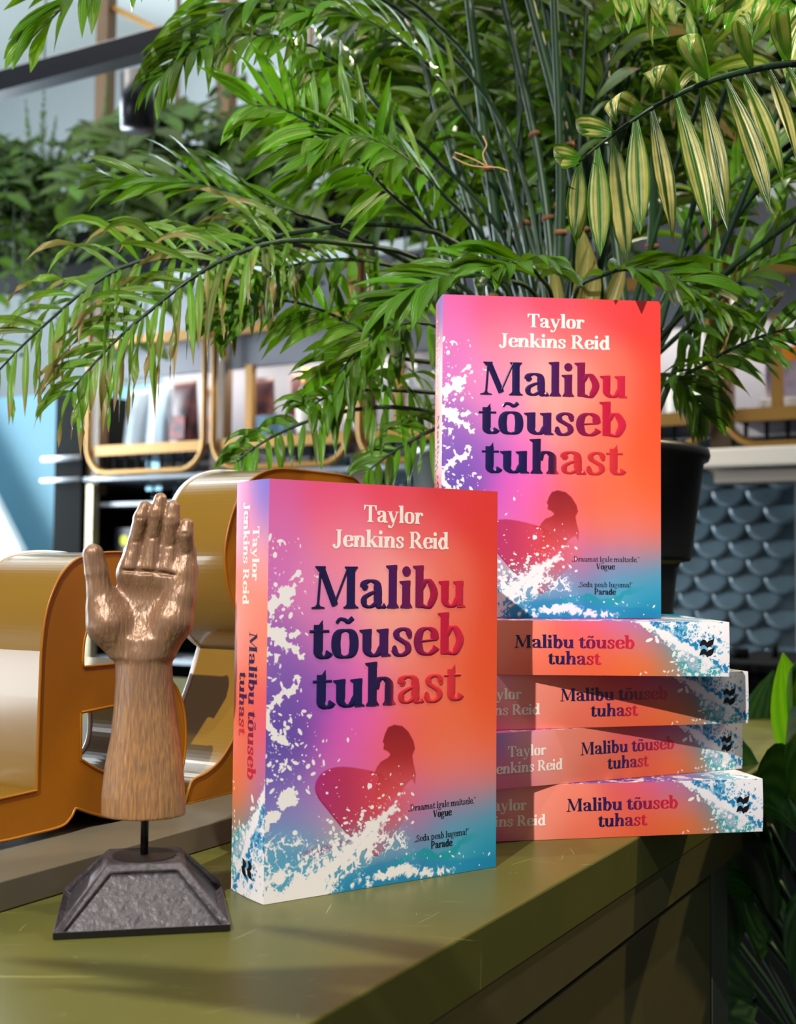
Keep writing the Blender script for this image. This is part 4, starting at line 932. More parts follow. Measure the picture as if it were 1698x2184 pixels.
FR = [
 # right-hand frond with pale striped leaflets, nearest the viewer
 dict(pts=P((1250, 930, 1.08), (1480, 640, 1.0), (1760, 420, .9), (1960, 260, .83), (1880, 170, .80), (1780, 140, .78), (1690, 136, .77), (1600, 150, .76), (1500, 178, .75), (1400, 225, .75), (1310, 285, .76), (1235, 345, .77)), n=12, sp=.08, tw=.12, L=.094, Wd=.0150, alpha=92, N=CAM, droop=.5, stripe=.7, t0=.52, tint=.22, sides=(-1,), sweep=.45, lift=.05, jit=.06, peak=.55),
 dict(pts=P((1780, 140, .78), (1690, 136, .77), (1600, 150, .76), (1500, 178, .75), (1400, 225, .75), (1310, 285, .76), (1235, 345, .77)), n=8, L=.060, Wd=.0150, alpha=75, N=CAM, droop=1.6, stripe=.7, t0=.05, tint=.5, sides=(1,), curl=2.6, sweep=.2, lift=.35),
 # long drooping fronds to the left with dry tips
 dict(pts=P((1150, 930, 1.1), (1090, 640, 1.05), (960, 510, 1.0), (800, 478, .97), (640, 495, .95), (520, 520, .93), (400, 545, .92), (290, 560, .91), (200, 605, .9), (110, 680, .9), (40, 745, .9), (-40, 830, .9)), n=30, L=.080, Wd=.0064, alpha=72, jit=.25, tw=.9, N=(0, -.9, .45), droop=2.1, dry=.40, t0=.36, tint=.55, stripe=.15),
 dict(pts=P((1160, 930, 1.1), (1050, 680, 1.05), (900, 555, 1.0), (740, 520, .93), (600, 515, .9), (490, 548, .89), (400, 600, .88), (330, 655, .88), (270, 705, .88), (215, 760, .88), (150, 835, .88)), n=30, L=.082, Wd=.0064, alpha=66, jit=.25, tw=.9, N=(0, -.9, .5), droop=2.0, dry=.46, t0=.38, tint=.6, stripe=.15),
 dict(pts=P((1150, 930, 1.12), (1060, 700, 1.1), (930, 600, 1.06), (800, 560, 1.0), (700, 555, .98), (600, 575, .97), (520, 620, .96), (470, 690, .96)), n=20, L=.065, Wd=.0085, alpha=66, N=(0, -.8, .6), droop=1.6, dry=.42, t0=.4, tint=.5),
 # upper left fronds
 dict(pts=P((1170, 930, 1.12), (1100, 680, 1.1), (980, 540, 1.05), (890, 460, 1.0), (825, 405, .98), (750, 325, .96), (675, 270, .95), (600, 232, .94), (540, 225, .93)), n=18, L=.088, Wd=.0105, alpha=62, N=(.35, -.8, .3), droop=.55, t0=.45, tint=.72),
 dict(pts=P((1150, 930, 1.1), (980, 640, 1.1), (750, 500, 1.05), (640, 458, 1.0), (558, 435, .98), (470, 405, .97), (380, 388, .96), (260, 385, .95)), n=17, L=.080, Wd=.0100, alpha=50, N=(.1, -.6, .7), droop=.5, t0=.42, tint=.45),
 dict(pts=P((1200, 930, 1.12), (1080, 520, 1.1), (920, 330, 1.05), (820, 240, 1.0), (740, 150, .99), (640, 90, .98), (520, 75, .97), (400, 115, .95), (350, 160, .95)), n=22, L=.078, Wd=.0095, alpha=70, N=(0, -.6, .7), droop=1.7, t0=.40, tint=.30),
 dict(pts=P((1200, 930, 1.1), (1110, 350, 1.1), (900, 60, 1.05), (600, -90, 1.0), (350, -80, .95), (180, -20, .9), (90, 60, .9)), n=22, L=.085, Wd=.0115, alpha=58, N=(0, -.5, .8), droop=.9, t0=.40, tint=.42),
 dict(pts=P((1200, 930, 1.15), (1060, 260, 1.12), (920, 40, 1.08), (740, -50, 1.03), (560, -10, 1.0), (440, 60, .98), (380, 120, .98)), n=22, L=.082, Wd=.0105, alpha=55, N=(0, -.6, .8), droop=.9, t0=.38, tint=.40),
 dict(pts=P((1190, 930, 1.13), (1080, 420, 1.08), (960, 200, 1.03), (860, 90, 1.0), (740, 30, .98), (620, 30, .97)), n=22, L=.078, Wd=.0100, alpha=55, N=(0, -.6, .8), droop=.9, t0=.38, tint=.45),
 dict(pts=P((1180, 930, 1.12), (1060, 560, 1.06), (930, 400, 1.0), (840, 320, .97), (760, 290, .95), (690, 300, .94)), n=18, L=.078, Wd=.0100, alpha=55, N=(0, -.7, .7), droop=.9, t0=.38, tint=.55),
 # middle left, bright leaflets slanting down
 dict(pts=P((1180, 930, 1.1), (1060, 800, 1.08), (930, 775, 1.04), (850, 760, 1.0), (770, 703, .98), (675, 658, .97), (590, 640, .96), (520, 652, .96)), n=17, L=.074, Wd=.0105, alpha=58, N=(.3, -.8, .4), droop=.7, t0=.42, tint=.55),
 dict(pts=P((1150, 930, 1.12), (1010, 760, 1.08), (940, 700, 1.03), (860, 690, 1.0), (780, 730, .98), (720, 800, .97)), n=16, L=.070, Wd=.0090, alpha=55, N=(.2, -.8, .5), droop=.9, t0=.40, tint=.45),
 dict(pts=P((1100, 930, 1.1), (1000, 885, 1.05), (925, 878, 1.0), (816, 868, .98), (700, 885, .97), (615, 915, .96), (550, 950, .95), (505, 985, .95)), n=18, L=.045, Wd=.0065, alpha=80, N=(0, -.9, .4), droop=2.2, t0=.30, tint=.40),
 dict(pts=P((1080, 930, 1.1), (1000, 850, 1.06), (927, 838, 1.02), (800, 832, .99), (715, 838, .98), (665, 865, .97)), n=15, L=.050, Wd=.0070, alpha=80, N=(0, -.9, .4), droop=2.2, t0=.35, tint=.48),
 dict(pts=P((1120, 930, 1.08), (1000, 900, 1.02), (940, 910, .98), (860, 950, .97), (790, 1000, .96)), n=14, L=.045, Wd=.0065, alpha=65, N=(0, -.9, .4), droop=1.5, t0=.30, tint=.4),
 # right, low
 dict(pts=P((1250, 930, 1.08), (1380, 780, 1.05), (1440, 722, 1.0), (1530, 640, .98), (1610, 575, .96), (1700, 520, .95), (1800, 500, .95)), n=18, L=.062, Wd=.0080, alpha=55, N=(0, -.7, .6), droop=.9, t0=.36, tint=.40),
 dict(pts=P((1260, 930, 1.1), (1390, 835, 1.0), (1480, 790, .98), (1560, 745, .97), (1640, 712, .96), (1740, 690, .95)), n=18, L=.055, Wd=.0080, alpha=58, N=(0, -.8, .5), droop=1.0, t0=.30, tint=.45, dry=.15),
 dict(pts=P((1260, 930, 1.08), (1370, 820, 1.0), (1430, 800, .96), (1470, 830, .95), (1500, 880, .95)), n=12, L=.048, Wd=.0085, alpha=50, N=(0, -.8, .4), droop=1.6, t0=.36, tint=.45),
 dict(pts=P((1280, 930, 1.14), (1420, 640, 1.12), (1540, 470, 1.1), (1640, 400, 1.05), (1760, 380, 1.0)), n=20, L=.075, Wd=.0095, alpha=55, N=(0, -.6, .7), droop=.9, t0=.36, tint=.75, dry=.18),
 dict(pts=P((1280, 930, 1.16), (1450, 560, 1.16), (1580, 380, 1.12), (1690, 330, 1.1), (1800, 350, 1.05)), n=20, L=.08, Wd=.0100, alpha=55, N=(0, -.6, .7), droop=.9, t0=.36, tint=.9, dry=.22),
 # just above the books
 dict(pts=P((1180, 930, 1.1), (1150, 650, 1.0), (1060, 596, .95), (970, 590, .93), (890, 612, .92), (830, 650, .92)), n=15, L=.066, Wd=.0105, alpha=55, N=(0, -.5, .8), droop=.8, t0=.40, tint=.55),
 dict(pts=P((1210, 930, 1.1), (1220, 650, 1.0), (1290, 585, .95), (1370, 575, .93), (1450, 600, .92), (1520, 650, .92)), n=15, L=.062, Wd=.0105, alpha=55, N=(0, -.5, .8), droop=.8, t0=.40, tint=.45),
 dict(pts=P((1190, 930, 1.08), (1180, 660, .99), (1150, 590, .94), (1110, 560, .9), (1050, 570, .88)), n=13, L=.060, Wd=.0110, alpha=55, N=(0, -.5, .8), droop=.8, t0=.45, tint=.60),
 # big yellow-green leaflets in the top right corner
 dict(pts=P((1300, 930, 1.1), (1560, 480, 1.0), (1760, 240, .9), (1760, 80, .84), (1660, -20, .80), (1560, -60, .78)), n=12, L=.078, Wd=.021, alpha=60, N=(0, -.9, .2), droop=.9, stripe=.7, t0=.45, tint=1.0),
 dict(pts=P((1270, 930, 1.1), (1420, 420, 1.02), (1500, 180, .95), (1480, 40, .9), (1400, -20, .87), (1320, -10, .85)), n=16, L=.070, Wd=.0125, alpha=60, N=(0, -.8, .3), droop=1.1, stripe=.5, t0=.42, tint=.6, curl=.6),
]
for q in FR: frond(palm, **q)
# the crown behind: arching fronds out of the same pot
rs = random.Random(11)
for k in range(30):
    tx = rs.uniform(560, 1720); ty = rs.uniform(-120, 470); ty2 = ty + rs.uniform(-20, 120)
    yy = rs.uniform(1.12, 1.55)
    b0 = POT + Vector((rs.uniform(-.06, .06), rs.uniform(-.05, .08), .25))
    tip = at_y(tx, ty2, yy); ap = at_y(1184 + (tx - 1184) * .55, min(ty, 420) - rs.uniform(20, 120), yy - .05 + rs.uniform(-.08, .08))
    m1 = b0.lerp(ap, .55) + Vector((rs.uniform(-.02, .02), rs.uniform(-.02, .03), .02))
    frond(palm, [b0, m1, ap, ap.lerp(tip, .5) + Vector((0, 0, .03)), tip], n=20, L=rs.uniform(.075, .10), Wd=rs.uniform(.0095, .0135), alpha=58, N=(rs.uniform(-.3, .3), -.5, .8), droop=rs.uniform(.4, 1.0), t0=.34, tint=rs.uniform(.15, .5), dry=.2 if tx > 1350 and rs.random() < .5 else 0.0, rnd=rs)
for k in range(22):
    tx = rs.uniform(480, 1720); ty = rs.uniform(-80, 520); yy = rs.uniform(1.35, 1.8)
    b0 = POT + Vector((rs.uniform(-.06, .06), rs.uniform(.0, .09), .25)); tip = at_y(tx, ty, yy); ap = at_y(1184 + (tx - 1184) * .5, min(ty, 420) - rs.uniform(0, 100), yy - .1)
    frond(palm, [b0, b0.lerp(ap, .55) + Vector((0, .03, .02)), ap, ap.lerp(tip, .5) + Vector((0, 0, .03)), tip], n=20, L=rs.uniform(.09, .12), Wd=rs.uniform(.011, .015), alpha=58, N=(rs.uniform(-.3, .3), -.6, .7), droop=rs.uniform(.5, 1.1), t0=.32, tint=rs.uniform(.0, .25), rnd=rs)
# fronds of the same palm arching forwards over the counter, above the picture
frond(palm, [POT + Vector((.05, -.04, .25)), Vector((.30, .90, .70)), Vector((.36, .50, .82)), Vector((.20, .20, .62)), Vector((.0, .12, .45)), Vector((-.20, .09, .38)), Vector((-.42, .06, .33))], n=20, L=.15, Wd=.015, alpha=34, N=(0, -.2, 1), droop=.35, t0=.62, tint=.4, rnd=rs)
frond(palm, [POT + Vector((.06, -.05, .25)), Vector((.34, .85, .66)), Vector((.40, .45, .80)), Vector((.26, .14, .60)), Vector((.08, .03, .44)), Vector((-.12, .0, .36)), Vector((-.32, -.02, .30))], n=18, L=.15, Wd=.016, alpha=34, N=(0, -.2, 1), droop=.35, t0=.58, tint=.4, rnd=rs)
# a few dry rootlets caught in the leaves
rt = []
v, f = [], []
for a in (((970, 325), (1010, 340), (1040, 355), (1065, 358), (1085, 366)), ((1030, 290), (1038, 310), (1030, 330), (1040, 355)), ((965, 335), (1000, 352), (1045, 358))):
    tube_geo(v, f, catmull([at_y(x, y_, .93) for x, y_ in a], 14), .0006, 5)
link('aerial_roots', mesh_of('aerial_roots', [q - palm.location for q in v], f, [mat('pale_root', (178, 140, 92), .7)], sm=True), palm)
# ------------------------------------------------------------------ room
M_wall = mat('pale_wall_plaster', (150, 157, 160), 0.8, var=0.04, scale=6, bump=0.05)
M_wallblue = mat('light_blue_wall', (150, 196, 216), 0.75, var=0.04, scale=5)
M_ceil = mat('white_ceiling', (214, 218, 216), 0.9)
M_floor = mat('grey_floor', (84, 80, 76), 0.5, var=0.15, scale=3)
def S(o, **k): o['kind'] = 'structure'; return o
S(ubox('floor', -2.5, 4.2, -4.6, 2.6, -0.95, -0.9, M_floor))
S(ubox('ceiling', 0.6, 4.2, -4.6, 2.6, 2.25, 2.30, M_ceil))
S(ubox('wall_back', 3.60, 3.70, -4.6, 2.6, -0.9, 2.25, M_wall))
S(ubox('trim_1', 3.58, 3.5995, -4.4, -2.9, -0.9, 0.88, M_wallblue))
S(ubox('wall_left', 2.2, 3.6, -4.5, -4.4, -0.9, 2.25, M_wallblue))
# fish-scale tiles: real overlapping scales on a slab
def tile_wall():
    M_t = mat('blue_grey_glazed_tile', (88, 108, 120), 0.24, rgb2=(66, 80, 88), scale=5, bump=0.0, spec=0.6, rvar=0.05)
    v, f = [], []
    u0, w, hgt = 2.92, .082, .041
    r0, r1, z0, z1 = -1.9, -0.592, -0.9, 0.44
    rows = int((z1 - z0) / hgt) + 1; cols = int((r1 - r0) / w) + 2
    for i in range(rows + 1):
        zc = z0 + (i + 1.0) * hgt
        if zc < -0.25: continue
        for j in range(cols):
            rc = r0 + j * w + (w / 2 if i % 2 else 0)
            if rc + w * .5 > r1 + w * .3: continue
            n0 = len(v); A, B = 36, 5
            for b in range(B + 1):
                k = b / B
                for a in range(A + 1):
                    g = -math.pi + math.pi * a / A
                    t_ = -k * math.sin(g); fl = 0.0012 * math.cos(a * math.pi) * k
                    dome = 0.003 + 0.009 * t_ + 0.001 * (1 - k * k) + fl - (0.012 if b == B else 0)
                    kk = (B - 1 + .12) / (B - 1) if b == B else k * B / (B - 1)
                    v.append(W(u0 - dome, rc + w * .52 * min(kk, 1.03) * math.cos(g), zc + w * .56 * min(kk, 1.03) * math.sin(g)))
            for b in range(B):
                for a in range(A):
                    q = n0 + b * (A + 1) + a; f.append((q, q + 1, q + A + 2, q + A + 1))
    n0 = len(v)
    for u in (u0 + .001, u0 + .03):
        for r in (r0, r1):
            for z in (z0, z1): v.append(W(u, r, z))
    for q in [(0, 1, 3, 2), (4, 6, 7, 5), (0, 4, 5, 1), (2, 3, 7, 6), (1, 5, 7, 3), (0, 2, 6, 4)]: f.append(tuple(n0 + i for i in q))
    o = link('wall_tiled', mesh_of('wall_tiled', v, f, [M_t], sm=True)); return S(o)
tile_wall()
M_pillar = mat('grey_pillar_paint', (122, 122, 124), 0.55)
S(ubox('trim_2', 2.86, 2.95, -0.588, -0.30, -0.9, 0.42, M_pillar))
M_panel = mat('dark_grey_back_panel', (112, 112, 122), 0.5)
S(ubox('trim_3', 3.12, 3.14, -2.68, 0.6, 0.30, 1.12, M_panel))
M_blackp = mat('black_cabinet_panel', (10, 11, 12), 0.8, spec=.08)
M_gold = mat('brushed_gold_tube', (146, 106, 46), 0.38, metal=0.4)
M_goldr = mat('gold_shelf_edge', (158, 114, 48), 0.42, metal=0.25)
M_wood = mat('dark_bronze_post', (96, 72, 46), 0.45, var=0.3, scale=9, stretch=(1, 1, .15))
M_marble = mat('white_stone_shelf', (170, 178, 188), 0.3)
# shelving: gold tube bays hung on bronze posts
shelf = empty('shelving_unit', W(2.78, -1.7, 0.45), 'gold tube wall shelving with bronze posts and rows of bottles behind the palm', 'shelving')
RB_ = [-2.70, -2.215, -1.72, -1.235, -0.744, -0.25]
for k, r in enumerate(RB_):
    ubox('post', 2.82, 2.86, r - .026, r + .022, 0.40, 2.24, M_wood, shelf)
def bay(r0, r1):
    a, b, rad = r0 + .017, r1 - .017, .0095
    c = .085; pts = [W(2.78, a, 1.25), W(2.78, a, .46 + c)]
    for g in range(1, 8): t = math.pi / 2 * g / 8; pts.append(W(2.78, a + c - c * math.cos(t), .46 + c - c * math.sin(t)))
    pts.append(W(2.78, a + c, .46)); pts.append(W(2.78, b - c, .46))
    for g in range(1, 8): t = math.pi / 2 * g / 8; pts.append(W(2.78, b - c + c * math.sin(t), .46 + c - c * math.cos(t)))
    pts += [W(2.78, b, .46 + c), W(2.78, b, 1.25)]
    tube('bay_tube', pts, rad, M_gold, shelf, 10)
for kb, (a, b) in enumerate(zip(RB_, RB_[1:])):
    bay(a, b)
    ubox('shelf_edge', 2.785, 2.80, a + .03, b - .03, .515, .545, M_goldr, shelf)
    ubox('shelf_board', 2.801, 3.11, a + .03, b - .03, .520, .538, M_panel, shelf)
    ubox('shelf_edge', 2.785, 2.80, a + .03, b - .03, .845, .875, M_goldr, shelf)
    ubox('shelf_board', 2.801, 3.11, a + .03, b - .03, .850, .868, M_panel, shelf)
    ubox('valance', 2.83, 2.85, a + .03, b - .03, .755, .849, M_panel, shelf)
    if kb: ubox('mullion', 2.79, 2.81, (a + b) / 2 - .012 - .115, (a + b) / 2 + .012 - .115, .546, .754, M_goldr, shelf)
    for j in range(9):
        r = a + .06 + (b - a - .12) * j / 8
        ubox('rack_bar', 2.80, 2.808, r - .004, r + .004, .470, .519, M_blackp, shelf)
for a, b in zip(RB_, RB_[1:]):
    tube('brace', [W(2.84, a + .024, 1.95), W(2.84, b - .028, 1.69)], .009, M_goldr, shelf, 8)
    tube('hanger_rod', [W(2.84, (a + b) / 2 + .05, 1.25), W(2.84, (a + b) / 2 + .05, 2.24)], .008, M_wood, shelf, 8)
ubox('glass_rack', 2.80, 3.10, -2.72, -0.30, .440, .452, M_marble, shelf)
tube('rail_tip', [W(2.782, -2.88, .445), W(2.782, -2.72, .445)], .007, M_marble, shelf)
tube('rail_tip', [W(2.78, -2.875, .512), W(2.78, -2.72, .512)], .009, M_marble, shelf)
# shelf lamp strip under the upper boards
M_strip = mat('lit_strip', (255, 246, 230), 0.5, emit=12.0)
for k, (a, b) in enumerate(((-2.66, -2.25), (-2.18, -1.76), (-1.20, -0.78), (-0.70, -0.30))):
    o = ubox('strip_light', 2.86, 3.06, a, b, .836, .846, M_strip); tag(o, ('lit strip lamp under the leftmost upper shelf board, over the coffee bags', 'lit strip lamp under the upper shelf board left of the palm, over the green bottles', 'glowing strip lamp under the upper shelf right above the stacked books', 'lit strip lamp under the upper shelf at the far right edge')[k], 'lamp', 'strip lamps under the shelf boards')
# black cabinet with a pale frame, left below the shelving
bc = empty('bar_cabinet', W(2.95, -2.3, -0.9), 'tall black open bar cabinet with shelves of glasses left below the gold shelving', 'cabinet')
ubox('back_panel', 3.10, 3.118, -2.842, -1.3, -.9, .43, M_blackp, bc)
ubox('side_panel', 2.80, 3.099, -2.842, -2.728, -.9, .72, M_blackp, bc)
ubox('frame_post', 2.80, 2.83, -2.705, -2.680, -.9, .43, mat('pale_gold_frame', (150, 140, 112), .35, metal=.4), bc)
for z in (-.36, -.10, .205, .375): ubox('shelf', 2.84, 3.10, -2.70, -1.3, z - .012, z, M_marble, bc)
ubox('lower_body', 2.78, 3.10, -2.70, -1.3, -.9, -.38, M_blackp, bc)
# track light
M_track = mat('black_track_metal', (30, 31, 40), 0.35)
tr = empty('ceiling_track', W(1.73, -1.5, 1.13), 'black track rail hanging on a thin cable under the ceiling, with one spotlight', 'lighting track')
ubox('rail', 1.71, 1.75, -2.6, 0.2, 1.135, 1.178, M_track, tr, .002)
tube('hanging_cable', [W(1.73, -1.81, 1.178), W(1.73, -1.81, 2.25)], .0016, M_track, tr, 6)
tube('hanging_cable', [W(1.73, -0.3, 1.178), W(1.73, -0.3, 2.25)], .0016, M_track, tr, 6)
sp_ = empty('track_spotlight', W(1.73, -1.56, 1.135), 'black cylindrical spotlight hanging from the ceiling track', 'spotlight')
tube('stem', [W(1.73, -1.535, 1.135), W(1.73, -1.535, 1.105), W(1.73, -1.555, 1.095)], .011, M_track, sp_)
tube('lamp_body', [W(1.73, -1.565, 1.105), W(1.73, -1.560, 1.00)], .032, M_track, sp_, 24)
# black machine on the back counter, right
ubox_m = empty('black_machine', W(2.2, -0.5, -0.10), 'black boxy bar machine behind the far end of the green counter', 'machine')
ubox('body', 2.1, 2.45, -0.575, -0.30, -.10, .0, M_blackp, ubox_m, .008)
ubox('top_plate', 2.08, 2.45, -0.58, -0.29, .0005, .018, M_blackp, ubox_m, .004)
tube('top_knob', [W(2.2, -.55, .018), W(2.2, -.55, .035)], .016, M_blackp, ubox_m); tube('top_knob', [W(2.25, -.50, .018), W(2.25, -.50, .04)], .006, M_blackp, ubox_m)
ct = ubox('back_bar_counter', 2.02, 2.86, -1.3, 0.6, -.9, -.1005, mat('dark_bar_top', (20, 20, 22), .35)); tag(ct, 'dark bar counter standing in front of the scale tiled wall', 'counter')
hood = empty('extractor_hood', W(2.72, -.5, .43), 'pale lit metal rail hood over the scale tiled wall at the right', 'hood')
ubox('hood_body', 2.70, 2.80, -.765, -0.28, .405, .448, mat('warm_white_metal', (228, 216, 200), .3), hood, .006)
ubox('lower_lip', 2.72, 2.80, -.735, -0.28, .372, .3985, mat('grey_metal_lip', (150, 138, 128), .35), hood)
# sunlit patch by the left wall, added as a white slab instead of light
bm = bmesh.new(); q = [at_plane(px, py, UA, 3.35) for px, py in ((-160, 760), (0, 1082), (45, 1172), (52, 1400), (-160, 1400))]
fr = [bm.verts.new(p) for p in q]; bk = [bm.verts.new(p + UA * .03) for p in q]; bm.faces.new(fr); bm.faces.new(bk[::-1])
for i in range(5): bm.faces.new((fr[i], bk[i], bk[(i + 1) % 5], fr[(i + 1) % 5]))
tag(link('sunlit_patch_slab', bm_mesh('sunlit_patch_slab', bm, [mat('sunlit_patch_white', (244, 246, 246), .6)])), 'white slab added in place of a sunlit patch at the left edge, beside the yellow letter a', 'sunlit patch')
# ------------------------------------------------------------------ goods on the shelves
M_glass = mat('clear_glass', (245, 250, 252), 0.03, trans=1.0, ior=1.45)
M_greeng = mat('dark_green_glass', (14, 40, 18), 0.08, spec=.7)
M_label = mat('white_paper_label', (240, 238, 232), 0.6)
M_foil = mat('gold_foil', (214, 168, 80), 0.3, metal=.7)
M_bagd = mat('dark_coffee_bag', (38, 30, 40), 0.32, rgb2=(92, 52, 52), scale=26)
M_bagp = mat('printed_bag_front', (150, 52, 44), 0.4, rgb2=(40, 32, 44), scale=34)
M_clear = mat('clear_plastic_wrap', (214, 226, 236), 0.12, trans=.45, ior=1.3, bump=.6, bscale=30)
M_bluebox = mat('blue_foil_box', (120, 160, 190), 0.2, metal=.3, bump=.4, bscale=40)
M_redcap = mat('coloured_label', (206, 64, 50), .5)
def up(name, prof, m, loc, parent, seg=20): return link(name, lathe_mesh(name, prof, m, seg), parent, loc)
def at(u, r, z): return W(u, r, z)
def bottle(u, r, z, lab):
    e = empty('wine_bottle', at(u, r, z), lab, 'bottle', 'bottles on the gold shelving')
    o = Vector((0, 0, 0)); h = .30 * .72
    up('glass', [(.0001, 0), (.028, 0), (.029, .004), (.029, .118), (.026, .134), (.013, .158), (.0105, .165), (.0105, .205), (.0001, .206)], M_greeng, o, e)
    up('label', [(.0294, .022), (.0296, .0225), (.0296, .092), (.0294, .0925)], M_label, o, e)
    up('foil_cap', [(.0108, .160), (.0125, .162), (.0118, .207), (.0001, .208)], M_foil, o, e); return e
def glass(u, r, z, lab, sc=1.0, flip=False, grp='wine glasses on the gold shelving'):
    e = empty('wine_glass', at(u, r, z), lab, 'glass', grp); s = sc
    up('foot', [(.0001, 0), (.030 * s, 0), (.030 * s, .0015), (.004 * s, .006), (.0001, .006)], M_glass, Vector((0, 0, 0)), e)
    up('stem', [(.0032 * s, .0061), (.0028 * s, .04 * s), (.0034 * s, .075 * s)], M_glass, Vector((0, 0, 0)), e)
    pr = [(.0035, .0752), (.018, .083), (.030, .105), (.033, .125), (.030, .15), (.026, .165)]; ins = [(r_ - .0012, z_ + .001) for r_, z_ in reversed(pr[1:])]
    up('bowl', [(a * s, b * s) for a, b in pr + ins + [(.0001, .078)]], M_glass, Vector((0, 0, 0)), e)
    if flip: e.rotation_euler = (math.pi, 0, 0)
    return e
def bag(u, r, z, w, h, mfront, lab, cat='bag', grp='bags on the gold shelving'):
    e = empty('standing_bag', at(u, r, z), lab, cat, grp)
    n = 10; v, f = [], []
    for i in range(n + 1):
        t = i / n; ww = w / 2 * (1 - .06 * math.sin(t * 3.1)); dd = .032 * (1 - t ** 1.6) + .002
        for k in range(16):
            g = 2 * math.pi * k / 16; x = ww * math.copysign(abs(math.cos(g)) ** .5, math.cos(g)); y = dd * math.copysign(abs(math.sin(g)) ** .7, math.sin(g))
            v.append(RA * x + UA * y + ZA * (t * h))
    for i in range(n):
        for k in range(16): k2 = (k + 1) % 16; f.append((i * 16 + k, i * 16 + k2, (i + 1) * 16 + k2, (i + 1) * 16 + k))
    f.append(tuple(range(16))); f.append(tuple(n * 16 + k for k in range(16)))
    link('bag_body', mesh_of('bag_body', v, f, [mfront], sm=True), e)
    if mfront is not M_clear:
        bm = bmesh.new(); bm_box(bm, RA * (-w * .30) + UA * -.036 + ZA * h * .12, RA * w * .6, UA * .004, ZA * h * .34); link('front_label', bm_mesh('front_label', bm, [M_bagp]), e)
    return e
def carton(u, r, z, w, d, h, m, lab, cap=None, name='carton', grp=None, cat='box'):
    e = empty(name, at(u, r, z), lab, cat, grp)
    bm = bmesh.new(); bm_box(bm, RA * (-w / 2) + UA * (-d / 2), RA * w, UA * d, ZA * h); bmesh.ops.recalc_face_normals(bm, faces=bm.faces[:]); bevel_all(bm, .003); link('box_body', bm_mesh('box_body', bm, [m]), e)
    if cap:
        bm = bmesh.new(); bm_box(bm, RA * (-w / 2 - .001) + UA * (-d / 2 - .001) + ZA * h * cap[1], RA * (w + .002), UA * .002, ZA * h * (cap[2] - cap[1])); link('box_label', bm_mesh('box_label', bm, [cap[0]]), e)
    return e
ZS = .5385
bag(2.90, -2.59, ZS, .09, .19, M_clear, 'clear plastic wrapped bag at the left end of the middle gold shelf')
bag(2.90, -2.50, ZS, .085, .20, M_clear, 'second clear wrapped bag beside the first, next to the dark coffee bags')
bag(2.90, -2.405, ZS, .095, .21, M_bagd, 'dark coffee bag with red print beside the clear wrapped bags')
bag(2.92, -2.30, ZS, .09, .19, M_bagd, 'dark coffee bag with red print just left of the second gold upright')
bag(2.92, -2.13, ZS, .09, .20, M_bagd, 'dark coffee bag just right of the second gold upright')
bag(2.98, -2.03, ZS, .085, .22, M_bagd, 'tall dark coffee bag behind the blue foil box')
carton(2.86, -2.055, ZS, .13, .05, .075, M_bluebox, 'low blue foil box in front of the dark bags on the gold shelf')
bottle(2.88, -1.945, ZS, 'green wine bottle with white label standing right of the blue foil box')
bottle(2.90, -1.87, ZS, 'green wine bottle with white label second to the right of the blue foil box')
bottle(2.90, -1.79, ZS, 'green wine bottle with white label close to the third gold upright')
glass(2.98, -1.90, ZS, 'tall wine glass standing behind the green bottles', 1.25)
glass(2.90, -1.66, ZS, 'wine glass right of the third gold upright', 1.2)
glass(2.92, -1.58, ZS, 'wine glass further right of the third gold upright, behind palm leaves', 1.2)
carton(2.92, -1.47, ZS, .1, .07, .10, M_redcap, 'red carton on the gold shelf behind the palm leaves')
carton(2.92, -1.34, ZS, .1, .07, .14, M_label, 'white carton on the gold shelf behind the palm leaves')
for k, r in enumerate((-1.16, -1.08, -.99)): bottle(2.92, r, ZS, 'green wine bottle in the bay behind the upright book, %s' % ('first from the post', 'middle one', 'nearest the palm canes')[k])
M_shaker = mat('white_ceramic', (236, 230, 220), .3)
for k, r in enumerate((-.865, -.80)):
    e = empty('white_jar', at(2.88, r, ZS), ('white ceramic jar beside the upright book and the palm leaves', 'slim pale jar just left of the double gold tubes')[k], 'jar', 'jars on the right gold shelf')
    up('body', [(.0001, 0), (.026, 0), (.028, .01), (.026, .07), (.016, .09), (.0001, .09)], M_shaker, Vector((0, 0, 0)), e); up('lid', [(.0001, .0905), (.012, .0905), (.017, .105), (.010, .118), (.0001, .12)], M_shaker, Vector((0, 0, 0)), e)
M_orange = mat('orange_label', (236, 150, 20), .5)
carton(2.90, -.585, ZS, .14, .07, .155, mat('mauve_printed_pack', (196, 184, 204), .5, rgb2=(120, 110, 160), scale=14), 'pale printed pack with orange top band at the right edge of the picture', (M_orange, .78, 1.0), grp=None)
carton(2.86, -.60, ZS, .13, .02, .036, M_label, 'white sign block lying in front of the pale printed pack')
